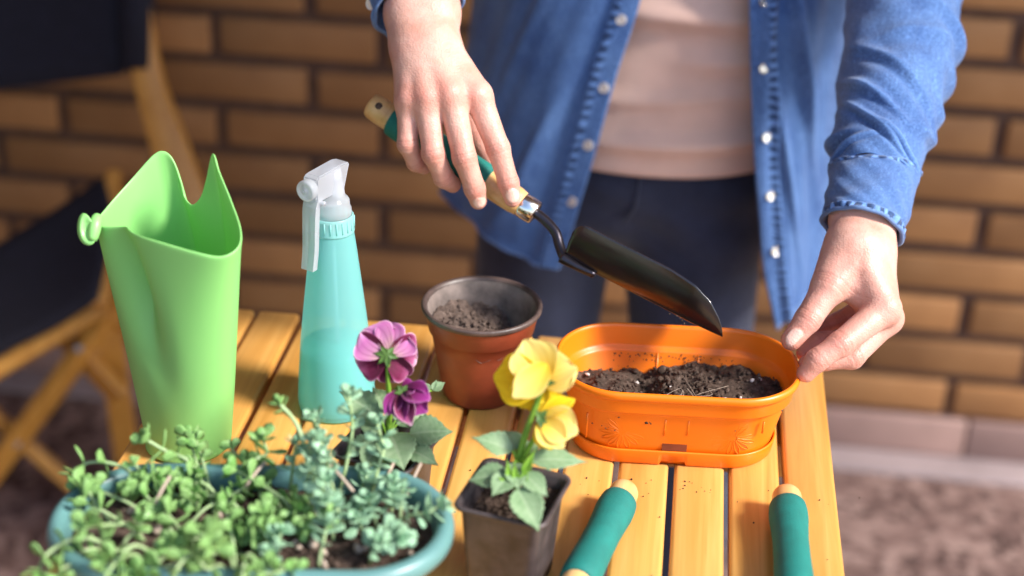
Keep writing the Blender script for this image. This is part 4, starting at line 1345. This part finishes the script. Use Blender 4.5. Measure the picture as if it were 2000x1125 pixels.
# hand on the trowel: joints from knuckle to tip
RH = {
    'index': [((932, 186, 1.177), .0108), ((973, 290, 1.1765), .0088), ((993, 357, 1.182), .0078), ((1001, 388, 1.1855), .0068)],
    'middle': [((880, 184, 1.170), .0108), ((907, 308, 1.171), .0090), ((927, 368, 1.183), .0080), ((934, 392, 1.190), .0069)],
    'ring': [((834, 190, 1.171), .0104), ((846, 300, 1.172), .0086), ((867, 347, 1.187), .0078), ((884, 360, 1.200), .0068)],
    'pinky': [((799, 198, 1.178), .0094), ((796, 281, 1.178), .0077), ((812, 317, 1.191), .0068), ((828, 326, 1.201), .0060)]}
RF = [[(A(q), r) for q, r in c] for c in RH.values()]
RT = [(A((872, 110, 1.212)), .0125), (A((905, 190, 1.232)), .0110), (A((935, 268, 1.236)), .0092), (A((962, 322, 1.232)), .0072)]
cm = [(862, 88, 1.196), (842, 84, 1.192), (820, 84, 1.192), (800, 86, 1.197)]
palmR = [(A(c), f[0][0] + CF * .001, .0125, .0108) for c, f in zip(cm, RF)]
palmR += [(A((880, 150, 1.196)), A((822, 170, 1.190)), .0110, .0105), (A((865, 110, 1.212)), RT[1][0], .0135, .0115), (A((868, 140, 1.206)), A((815, 150, 1.203)), .011, .011)]
wristR = [(A((804, 30, 1.210)), A((808, 88, 1.200)), .0185, .0165), (A((846, 26, 1.212)), A((850, 88, 1.202)), .0185, .0165), (A((795, -110, 1.250)), A((804, 30, 1.210)), .0215, .0185), (A((838, -110, 1.250)), A((846, 26, 1.212)), .0215, .0185)]
tend = [(A(c) - CF * .0085, f[0][0] - CF * .0066, .0030, .0050) for c, f in zip([(850, 110, 1.196), (838, 105, 1.190), (822, 108, 1.190), (806, 110, 1.195)], RF)]
VR, FR = hand_mesh(wristR, palmR, RF + [RT], tend, .00115)
VR = relax(VR, FR, 2, .4)
kn = [(c[0][0] - CF * .008, .013) for c in RF]
nl = [(A((1001, 383, 1.1775)), -CF + .35 * CU * -1, RF[0][3][0] - RF[0][2][0], .0062, .0054), (A((936, 397, 1.183)), -CF - .9 * CU, RF[1][3][0] - RF[1][2][0], .0055, .0052)]
bl, na, di, cr_ = hand_attrs(VR, RF + [RT], -CF, kn, nl)
VR = VR + vnormals(VR, FR) * di[:, None]
hands = [(VR, FR, bl, na, cr_)]

# hand on the planter's rim
LH = {
    'index': [((1727, 604, 1.153), .0118), ((1641, 672, 1.136), .0094), ((1596, 703, 1.134), .0084), ((1574, 729, 1.138), .0070)],
    'middle': [((1733, 622, 1.170), .0112), ((1664, 697, 1.158), .0090), ((1612, 702, 1.156), .0080), ((1576, 712, 1.160), .0070)],
    'ring': [((1722, 604, 1.188), .0105), ((1652, 662, 1.186), .0084), ((1604, 668, 1.182), .0077), ((1572, 690, 1.176), .0068)],
    'pinky': [((1702, 592, 1.203), .0095), ((1640, 628, 1.204), .0075), ((1602, 640, 1.200), .0067), ((1580, 660, 1.192), .0060)]}
LF = [[(A(q), r) for q, r in c] for c in LH.values()]
LT = [(A((1640, 508, 1.168)), .0140), (A((1619, 560, 1.157)), .0122), (A((1578, 624, 1.149)), .0098), (A((1546, 664, 1.148)), .0080)]
cl = [(1672, 488, 1.166), (1690, 488, 1.172), (1700, 490, 1.180), (1702, 492, 1.188)]
palmL = [(A(c), f[0][0], .0140, .0112) for c, f in zip(cl, LF)]
palmL += [(A((1652, 480, 1.172)), LT[1][0], .0150, .0118), (A((1640, 540, 1.165)), A((1690, 580, 1.166)), .0095, .0110), (A((1665, 500, 1.176)), A((1700, 570, 1.182)), .014, .012)]
wristL = [(A((1668, 428, 1.190)), A((1668, 484, 1.174)), .0158, .0152), (A((1704, 428, 1.194)), A((1700, 486, 1.178)), .0158, .0150), (A((1684, 330, 1.225)), A((1668, 428, 1.190)), .0185, .0158), (A((1716, 330, 1.228)), A((1704, 428, 1.194)), .0185, .0158)]
extL = [(A((1690, 520, 1.152)), LF[0][0][0] - CF * .003 + CU * .004, .004, .0065), (A((1665, 520, 1.152)), LT[1][0] - CF * .006, .003, .004)]
VL, FL = hand_mesh(wristL, palmL, LF + [LT], extL, .00115)
VL = relax(VL, FL, 2, .4)
kn = [(LF[0][0][0] - CF * .008, .014), (LF[1][0][0], .013)]
dl = nrm(-CF + .5 * CU + .3 * CR)
nl = [(A((1549, 659, 1.1395)), -CF + .45 * CU - .75 * CR, LT[3][0] - LT[2][0], .0078, .0060)]
bl, na, di, cr_ = hand_attrs(VL, LF + [LT], dl, kn, nl)
VL = VL + vnormals(VL, FL) * di[:, None]
hands.append((VL, FL, bl, na, cr_))

# the rest of the body, under the clothes
shR, shL = np.array([-.150, 1.505, 1.165]), np.array([.180, 1.505, 1.165])
elR, elL = at(792, -300, 1.315), at(1778, 50, 1.345)
wrR, wrL = at(822, -60, 1.236), at(1698, 380, 1.208)
HC = np.array([.02, 1.462, 1.375])
def body_fn(G):
    d = sd_ell(G, (-.045, 1.53, .76), (.140, .088, .11))
    d = smin(d, sd_ell(G, (.0, 1.53, .93), (.112, .078, .17)), .05)
    d = smin(d, sd_ell(G, (.015, 1.525, 1.08), (.132, .088, .13)), .05)
    d = smin(d, sd_cone(G, shR, shL, .047, .047), .05)
    for s, e, w in ((shR, elR, wrR), (shL, elL, wrL)):
        d = smin(d, sd_cone(G, s, e, .040, .031), .03)
        d = smin(d, sd_cone(G, e, w, .031, .019), .012)
    for x0, x1, x2 in ((-.125, -.135, -.14), (.02, .045, .05)):
        d = smin(d, sd_cone(G, (x0, 1.52, .72), (x1, 1.51, .40), .068, .045), .03)
        d = smin(d, sd_cone(G, (x1, 1.51, .40), (x2, 1.545, .07), .045, .03), .03)
        d = smin(d, sd_cone(G, (x2, 1.545, .045), (x2 + .004, 1.46, .03), .03, .022), .03)
    d = smin(d, sd_cone(G, (.018, 1.505, 1.17), (.02, 1.475, 1.31), .043, .040), .04)
    d = smin(d, sd_ell(G, HC, (.064, .080, .098)), .02)
    d = smin(d, sd_ell(G, HC + np.array([0, -.028, -.058]), (.042, .046, .040)), .02)
    d = smin(d, sd_cone(G, HC + np.array([0, -.080, .006]), HC + np.array([0, -.098, -.030]), .006, .0105), .012)
    for s in (-1, 1):
        d = smin(d, sd_ell(G, HC + np.array([s * .064, .006, -.008]), (.010, .016, .026)), .006)
        d = smin(d, sd_ell(G, HC + np.array([s * .026, -.070, .004]), (.012, .008, .008)), .004)
    d = smin(d, sd_ell(G, HC + np.array([0, -.073, -.054]), (.018, .008, .006)), .006)
    return d
VB, FB_ = surface_nets(body_fn, (-.42, 1.15, -.01), (.36, 1.66, 1.50), .0085)
VB = VB[:, :]
parts_ = [(VB, FB_, np.zeros(len(VB)), np.zeros(len(VB)), np.zeros(len(VB)))] + hands
off, vv, ff, b_, n_, c_ = 0, [], [], [], [], []
for V, F, b, n, cq in parts_:
    c_.append(cq)
    vv.append(V); ff.append(F + off); b_.append(b); n_.append(n); off += len(V)
mesh_obj('body', np.concatenate(vv), np.concatenate(ff), M['skin'], per, True, attrs={'blush': np.concatenate(b_), 'nail': np.concatenate(n_), 'crease': np.concatenate(c_)})
def hair_fn(G):
    d = sd_ell(G, HC + np.array([0, .012, .016]), (.074, .086, .100))
    d = smin(d, sd_ell(G, HC + np.array([0, .075, -.05]), (.045, .035, .075)), .03)
    return np.maximum(d, -sd_ell(G, HC + np.array([0, -.075, -.03]), (.056, .072, .085)))
V, F = surface_nets(hair_fn, HC - .16, HC + .16, .006)
mesh_obj('hair', relax(V, F, 2), F, M['hair'], per)

# jeans
def jeans_fn(G):
    d = sd_ell(G, (-.050, 1.535, .745), (.160, .108, .105))
    for x0, x1, x2 in ((-.128, -.138, -.142), (.024, .048, .052)):
        l_ = smin(sd_cone(G, (x0, 1.525, .72), (x1, 1.512, .40), .081, .060), sd_cone(G, (x1, 1.512, .40), (x2, 1.548, .075), .060, .050), .03)
        d = smin(d, l_, .022)
    w = .0022 * np.sin(G[..., 2] * 95 + G[..., 0] * 30 + 2.0 * np.sin(G[..., 0] * 24)) * np.exp(-((G[..., 2] - .69) / .05) ** 2)
    return np.maximum(d + w, np.maximum(G[..., 2] - .806, .062 - G[..., 2]))
V, F = surface_nets(jeans_fn, (-.26, 1.38, .05), (.16, 1.68, .83), .006)
V = relax(V, F, 3)
jo = mesh_obj('jeans', V, F, M['jeans'], per, uv=V[:, [0, 2]])
a = np.linspace(0, 2 * math.pi, 90, endpoint=False)
wb = [np.stack([-.045 + rx * np.cos(a), 1.535 + ry * np.sin(a), np.full(90, z)], -1) for rx, ry, z in ((.158, .1065, .772), (.160, .1085, .773), (.157, .106, .806), (.152, .102, .808))]
mesh_obj('waistband', np.concatenate(wb), grid_faces(4, 90, False, True), M['jeans'], jo, uv=np.concatenate(wb)[:, [0, 2]])
fly = [(-.030, 1.4275, .770), (-.031, 1.427, .745), (-.034, 1.4285, .722), (-.042, 1.433, .705)]
mesh_obj('fly_seam', *tube(spline(fly, 14), .0016, 6), M['jeans'], jo)
for x in (-.142, .052):
    def shoe(G, x=x):
        d = smin(sd_cone(G, (x, 1.555, .034), (x + .003, 1.47, .028), .037, .034), sd_cone(G, (x, 1.55, .04), (x, 1.55, .085), .034, .036), .03)
        return np.maximum(d, -G[..., 2])
    V, F = surface_nets(shoe, (x - .06, 1.40, -.012), (x + .06, 1.62, .14), .006)
    mesh_obj('shoe', relax(V, F, 1), F, M['shoe'], per)

# peach top
zs = np.linspace(.763, 1.19, 90)
rows = []
for z in zs:
    cx = np.interp(z, [.76, .85, .95, 1.1, 1.19], [-.044, -.018, .004, .018, .018])
    rx = np.interp(z, [.76, .80, .88, .95, 1.08, 1.15, 1.19], [.173, .169, .148, .138, .150, .150, .120])
    ry = np.interp(z, [.76, .80, .88, .95, 1.08, 1.15, 1.19], [.1150, .1125, .102, .098, .112, .095, .07])
    th = np.linspace(0, 2 * math.pi, 160, endpoint=False)
    f_ = np.cos(th + math.pi / 2)
    wr = np.zeros(160)
    for z0, am, ph, wd, sl in ((.790, .0022, .2, .007, .010), (.806, .0026, 1.2, .009, -.012), (.828, .0030, .6, .010, .016), (.846, .0022, 2.0, .008, -.010), (.872, .0030, 2.6, .012, .020), (.896, .0026, .9, .010, -.018), (.915, .003, 1.7, .012, .01), (.94, .003, .3, .014, .02)):
        zz = z - z0 - sl * np.sin(1.4 * th + ph)
        wr += 4.6 * am * np.exp(-(zz / wd) ** 2) * (.45 + .55 * np.sin(2 * th + ph * 3))
    rows.append(np.stack([cx + (rx + wr) * np.cos(th), 1.535 + (ry + wr) * np.sin(th), z + .004 * np.sin(th * 2 + .5) * (z < .77) + 0 * th], -1))
TV = np.concatenate(rows)
to = mesh_obj('peach_top', TV, grid_faces(90, 160, False, True), M['tee'], per)
mod(to, 'SOLIDIFY', thickness=.0016, offset=-1)

# open denim shirt
def row(L, Rr, zdrop=0.0):
    l = [ony(*q) for q in L]; r = [ony(*q) for q in Rr]
    b = [np.array([l[-1][0] * (1 - t) + r[-1][0] * t, 1.665, (l[-1][2] * (1 - t) + r[-1][2] * t) + zdrop]) for t in (.22, .5, .78)]
    return l + b + r[::-1]
rowsS = [
    row([(1300, -330, 1.425), (1215, -335, 1.429), (1110, -340, 1.447), (1020, -345, 1.500), (975, -345, 1.590)], [(1458, -330, 1.425), (1520, -335, 1.429), (1600, -335, 1.447), (1680, -335, 1.500), (1730, -335, 1.590)]),
    row([(1283, -160, 1.415), (1200, -160, 1.419), (1095, -160, 1.437), (1000, -160, 1.490), (955, -160, 1.580)], [(1461, -160, 1.415), (1525, -160, 1.419), (1600, -160, 1.437), (1670, -160, 1.490), (1715, -160, 1.580)]),
    row([(1251, 0, 1.410), (1165, 0, 1.414), (1065, 0, 1.432), (975, 0, 1.485), (930, 0, 1.575)], [(1463, 0, 1.410), (1527, 0, 1.414), (1595, 0, 1.432), (1655, 0, 1.485), (1695, 0, 1.575)]),
    row([(1204, 150, 1.405), (1122, 150, 1.409), (1030, 150, 1.427), (950, 140, 1.480), (912, 120, 1.570)], [(1466, 150, 1.405), (1527, 150, 1.409), (1588, 150, 1.427), (1642, 150, 1.480), (1680, 150, 1.570)]),
    row([(1163, 300, 1.400), (1085, 300, 1.404), (1000, 290, 1.422), (926, 265, 1.475), (892, 235, 1.565)], [(1472, 300, 1.400), (1527, 300, 1.404), (1582, 300, 1.422), (1632, 300, 1.475), (1668, 300, 1.565)]),
    row([(1124, 430, 1.396), (1055, 428, 1.400), (980, 408, 1.418), (915, 365, 1.471), (884, 320, 1.561)], [(1483, 430, 1.396), (1532, 430, 1.400), (1582, 430, 1.418), (1626, 430, 1.471), (1660, 425, 1.561)]),
    row([(1106, 490, 1.394), (1043, 484, 1.398), (973, 452, 1.416), (909, 400, 1.469), (878, 350, 1.559)], [(1492, 530, 1.394), (1537, 525, 1.398), (1582, 515, 1.416), (1620, 495, 1.469), (1650, 480, 1.559)]),
    row([(1092, 526, 1.392), (1036, 512, 1.396), (968, 474, 1.414), (905, 418, 1.467), (876, 364, 1.557)], [(1516, 644, 1.392), (1546, 618, 1.396), (1584, 580, 1.414), (1617, 535, 1.467), (1646, 505, 1.557)], -.02)]
CS = np.array(rowsS)
nR, nC = 170, 260
S0 = patch(CS, nR, nC)
ri = np.linspace(0, 1, nR)[:, None]; ci = np.linspace(0, 12, nC)[None, :]
def drape(ri, ci):
    """soft folds: hanging creases and a few drawn from the armpits"""
    d = .0026 * np.sin(ci * 4.2 + 1.3 * np.sin(ri * 5) + .6) * np.clip(ri * 1.6 - .2, 0, 1)
    d += .0012 * np.sin(ci * 8.5 - ri * 6 + .8 * np.sin(ri * 9))
    for c0_, r0_, sl, am, wd in ((10.6, .30, -2.2, .010, .16), (10.2, .48, -2.6, .009, .15), (10.9, .60, -2.0, .008, .14), (11.2, .22, 1.8, .006, .14), (2.2, .35, 2.4, .007, .16), (1.6, .62, 2.8, .006, .16), (2.6, .75, 1.8, .006, .14)):
        x = (ci - c0_) - sl * (ri - r0_)
        d = d + am * np.exp(-(x / wd) ** 2) * np.exp(-((ri - r0_) / .17) ** 2)
    return d
edge = np.minimum(ci, 12 - ci)
fade = np.clip(edge / .55, 0, 1)
cen = np.array([.0, 1.55])
nx = S0[..., :2] - cen
nx = nx / np.linalg.norm(nx, axis=-1, keepdims=True)
DN = np.concatenate([nx, np.zeros(nx.shape[:-1] + (1,))], -1)
S1 = S0 + DN * (drape(ri, ci) * (.25 + .75 * fade))[..., None]
uvS = np.stack(np.broadcast_arrays(ri * .55, ci * .075), -1)
sh = mesh_obj('denim_shirt', S1.reshape(-1, 3), grid_faces(nR, nC), M['denim'], per, uv=uvS.reshape(-1, 2))
mod(sh, 'SOLIDIFY', thickness=.0016, offset=0)

def strip(name, c0_, c1_, r0_, r1_, off, mat, parent, n=260, m=14, puck=.0007):
    """a doubled band of cloth sewn on the shirt: placket or hem"""
    rr = np.linspace(r0_, r1_, n); cc = np.linspace(c0_, c1_, m)
    i = np.clip(rr * (nR - 1), 0, nR - 1.001); j = np.clip(cc / 12 * (nC - 1), 0, nC - 1.001)
    I, J = np.meshgrid(i, j, indexing='ij')
    i0, j0 = I.astype(int), J.astype(int); a_, b_ = (I - i0)[..., None], (J - j0)[..., None]
    P = (S1[i0, j0] * (1 - a_) + S1[i0 + 1, j0] * a_) * (1 - b_) + (S1[i0, j0 + 1] * (1 - a_) + S1[i0 + 1, j0 + 1] * a_) * b_
    N_ = DN[i0, j0]
    u = np.linspace(0, 1, m)[None, :]; v = np.linspace(0, 1, n)[:, None]
    pk = puck * np.sin(v * (r1_ - r0_) * 560 + 2.2 * np.sin(v * 40)) * (np.exp(-((u - .86) / .12) ** 2) + .6 * np.exp(-((u - .12) / .1) ** 2))
    groove = -.0009 * (np.exp(-((u - .90) / .04) ** 2) + np.exp(-((u - .10) / .04) ** 2))
    P = P + N_ * (off + pk + groove * np.ones_like(v))[..., None]
    uvp = np.stack(np.broadcast_arrays(v * .5 * abs(r1_ - r0_), u * .02), -1).reshape(-1, 2)
    o = mesh_obj(name, P.reshape(-1, 3), grid_faces(n, m), M[mat], parent, uv=uvp)
    mod(o, 'SOLIDIFY', thickness=.0016, offset=0)
    return P
pkL = strip('placket', -.0 + .002, .60, .02, .992, .0026, 'placket', sh, puck=.0008)
pkR = strip('placket', 11.998, 11.16, .02, .992, .0026, 'placket', sh, puck=.0008)
def hem(name, c0_, c1_):
    n, m = 120, 8
    cc = np.linspace(c0_, c1_, n); rr = np.linspace(.978, .9995, m)
    J = np.clip(cc / 12 * (nC - 1), 0, nC - 1.001).astype(int); I = np.clip(rr * (nR - 1), 0, nR - 1.001)
    i0 = I.astype(int); a_ = (I - i0)[None, :, None]
    P = S1[i0[None, :], J[:, None]] * (1 - a_) + S1[np.minimum(i0 + 1, nR - 1)[None, :], J[:, None]] * a_
    P = P + DN[i0[None, :], J[:, None]] * (.0018 + .0006 * np.sin(np.linspace(0, abs(c1_ - c0_) * 60, n)))[:, None, None]
    o = mesh_obj(name, P.reshape(-1, 3), grid_faces(n, m), M['denim_seam'], sh, uv=np.stack(np.broadcast_arrays(np.linspace(0, .3, n)[:, None], np.linspace(0, .02, m)[None, :]), -1).reshape(-1, 2))
    mod(o, 'SOLIDIFY', thickness=.0014, offset=0)
hem('hem', .01, 4.2); hem('hem', 11.99, 7.8)

def topix(P):
    q = P - CC; d = q @ CF
    return np.stack([1000 + FPX * (q @ CR) / d, 562.5 - FPX * (q @ CU) / d], -1)
def snap(P, u, v, mat, r=.0052):
    Q = P.reshape(-1, 3)
    p = Q[np.argmin(np.linalg.norm(topix(Q) - np.array([u, v]), axis=1))]
    nn = nrm(np.array([p[0] - 0.0, p[1] - 1.55, .05]))
    mesh_obj('snap_button', *lathe_axis([(0, .0016), (r * .55, .0018), (r * .82, .0014), (r * .86, .0022), (r, .0020), (r, -.0004), (0, -.0006)][::-1], p + nn * .0008, p + nn, 20), M[mat], sh)
for u, v in ((1213, 40), (1178, 170), (1147, 285), (1116, 393)):
    snap(pkL, u + 3, v, 'pearl', .0050)
for u, v in ((1493, 1), (1490, 135), (1494, 270), (1503, 383), (1511, 490)):
    snap(pkR, u, v, 'snap', .0048)

def sleeve(name, cl, wrinkles, n, m, mat, parent, flat=1.0, seed=0.0):
    """cl: list of (point, radius); wrinkles: (s, slope, angle, amplitude, width)"""
    P = spline([p for p, r in cl], n); r = spline([[r] for p, r in cl], n)[:, 0]
    T_, N_, B_ = frames(P)
    # angle 0 faces the camera, 90 deg points to the image's right
    E1 = np.array([nrm(-CF - t * (-CF @ t)) for t in T_]); E2 = np.array([nrm(np.cross(t, e)) for t, e in zip(T_, E1)])
    E2 = np.where((E2 @ CR)[:, None] < 0, -E2, E2)
    a = np.linspace(0, 2 * math.pi, m, endpoint=False)[None, :]
    s = np.linspace(0, 1, n)[:, None]
    d = np.zeros((n, m))
    for s0, sl, a0, am, wd, aw in wrinkles:
        da = (a - math.radians(a0) + math.pi) % (2 * math.pi) - math.pi
        x = (s - s0 - sl * da)
        prof = np.exp(-np.abs(x / wd) ** 1.4) - .55 * np.exp(-((x - wd * 1.5) / (wd * 1.1)) ** 2)
        d = d + am * prof * np.exp(-(da / math.radians(aw)) ** 2)
    d = d + .0010 * np.sin(a * 3 + s * 30 + seed) + .0008 * np.sin(a * 7 - s * 47 + 2 * np.sin(s * 21))
    V = P[:, None] + (r[:, None] + d)[..., None] * (E1[:, None] * np.cos(a)[..., None] * flat + E2[:, None] * np.sin(a)[..., None])
    Ltot = np.sum(np.linalg.norm(np.diff(P, axis=0), axis=1))
    ob = mesh_obj(name, V.reshape(-1, 3), grid_faces(n, m, False, True), M[mat], parent, uv=np.stack(np.broadcast_arrays(s * Ltot, a * .035), -1).reshape(-1, 2))
    mod(ob, 'SOLIDIFY', thickness=.0018, offset=0)
    return V
slL = [(shL + np.array([-.02, .0, .0]), .058), (shL + np.array([.03, -.05, -.06]), .054), (at(1790, -120, 1.392), .050), (at(1768, -10, 1.350), .0475), (at(1757, 80, 1.318), .0470), (at(1744, 160, 1.288), .0440), (at(1728, 240, 1.258), .0400), (at(1713, 305, 1.237), .0362), (at(1705, 352, 1.223), .0325)]
WRK = [(.50, .030, 60, .0065, .020, 55), (.56, -.045, 20, .0045, .022, 50), (.60, .02, 95, .0070, .026, 40), (.665, .075, -30, .0050, .016, 42), (.745, .085, -48, .0062, .014, 42), (.80, -.05, 60, .0035, .018, 45),
       (.865, .11, -25, .0060, .0125, 48), (.915, .09, 15, .0042, .011, 46), (.94, -.05, -65, .0045, .011, 38), (.875, .02, -88, .0060, .018, 35), (.70, -.03, 88, .0040, .02, 40)]
sleeve('sleeve', slL, WRK, 260, 150, 'denim', sh, 1.0, .4)
def ring_sleeve(name, rings, n, m, mat, am=1.0):
    R_ = []
    a = np.linspace(0, 2 * math.pi, m, endpoint=False)
    for (u, v, d), (eu, ev), (dep, dn) in rings:
        c = at(u, v, d); k = d / FPX
        e1 = (CR * eu - CU * ev) * k; e2 = CF * dep - CU * dn * k
        R_.append(c + np.cos(a)[:, None] * e1 + np.sin(a)[:, None] * e2)
    V = spline(R_, n)
    s = np.linspace(0, 1, n)[:, None]
    cen_ = V.mean(1, keepdims=True)
    dv = V - cen_; dv /= np.linalg.norm(dv, axis=-1, keepdims=True)
    V = V + dv * (am * (.0018 * np.sin(a[None, :] * 4 + s * 14) + .0012 * np.sin(a[None, :] * 9 - s * 25)))[..., None]
    ob = mesh_obj(name, V.reshape(-1, 3), grid_faces(n, m, False, True), M[mat], sh, uv=np.stack(np.broadcast_arrays(s * .3, a[None, :] * .035), -1).reshape(-1, 2))
    mod(ob, 'SOLIDIFY', thickness=.0018, offset=0)
    return V
CUFV = ring_sleeve('cuff', [((1709, 326, 1.229), (80, 8), (.030, 14)), ((1706, 342, 1.225), (84, 12), (.033, 18)), ((1697, 390, 1.210), (80, 18), (.032, 24)), ((1689, 425, 1.200), (76, 21), (.031, 28)), ((1684, 446, 1.194), (73, 22), (.030, 30))], 60, 140, 'denim', .45)
def cuff_line(V, row_, off, r, name):
    c = V[row_].mean(0)
    P = V[row_] + (V[row_] - c) / np.linalg.norm(V[row_] - c, axis=1)[:, None] * off
    mesh_obj(name, *tube(np.concatenate([P, P[:2]]), r, 6, False), M['denim_seam'], sh)
def band(V, r0_, r1_, name):
    ns = r1_ - r0_ + 1; m_ = V.shape[1]
    c = V[r0_:r1_ + 1].mean(1, keepdims=True)
    dv = (V[r0_:r1_ + 1] - c); dv /= np.linalg.norm(dv, axis=-1, keepdims=True)
    ang_ = np.linspace(0, 1, m_ + 1)[None, :]; sv = np.linspace(0, 1, ns)[:, None]
    P = V[r0_:r1_ + 1] + dv * .0016
    P = np.concatenate([P, P[:, :1]], 1)
    pk_ = .0006 * np.sin(ang_ * 190 + 2 * np.sin(ang_ * 40)) * np.ones_like(sv)
    P = P + np.concatenate([dv, dv[:, :1]], 1) * pk_[..., None]
    ob = mesh_obj(name, P.reshape(-1, 3), grid_faces(ns, m_ + 1), M['placket'], sh, uv=np.stack(np.broadcast_arrays(ang_ * .2, .0125 + .006 * sv), -1).reshape(-1, 2))
    mod(ob, 'SOLIDIFY', thickness=.0014, offset=0)
band(CUFV, 1, 9, 'cuff_band'); band(CUFV, 50, 59, 'cuff_band')
for rr_, of_, r_ in ((1, .0014, .0013), (10, .0006, .0009), (49, .0004, .0009), (59, .0010, .0019)):
    cuff_line(CUFV, rr_, of_, r_, 'cuff_seam')

# the other sleeve, its cuff folded open above the wrist
CV2 = ring_sleeve('cuff', [((818, 18, 1.222), (82, -26), (.034, 46)), ((815, -10, 1.226), (88, -28), (.036, 46)), ((812, -60, 1.238), (92, -28), (.038, 42)), ((808, -110, 1.250), (92, -24), (.039, 36))], 40, 110, 'denim')
for rr_ in (1, 6):
    cuff_line(CV2, rr_, .0001, .0012 if rr_ == 1 else .0007, 'cuff_seam')
e_ = elR
kR = shR - elR
ring_sleeve('sleeve', [((808, -100, 1.248), (90, -24), (.038, 36)), ((802, -200, 1.28), (98, -16), (.042, 20)), ((792, -300, 1.315), (104, 10), (.045, 0)), ((845, -420, 1.41), (96, 40), (.047, -30)), ((905, -540, 1.54), (90, 60), (.05, -50))], 90, 110, 'denim')
tp2 = topix(CV2.reshape(-1, 3))
snap(CV2, 727, 8, 'pearl', .0048)
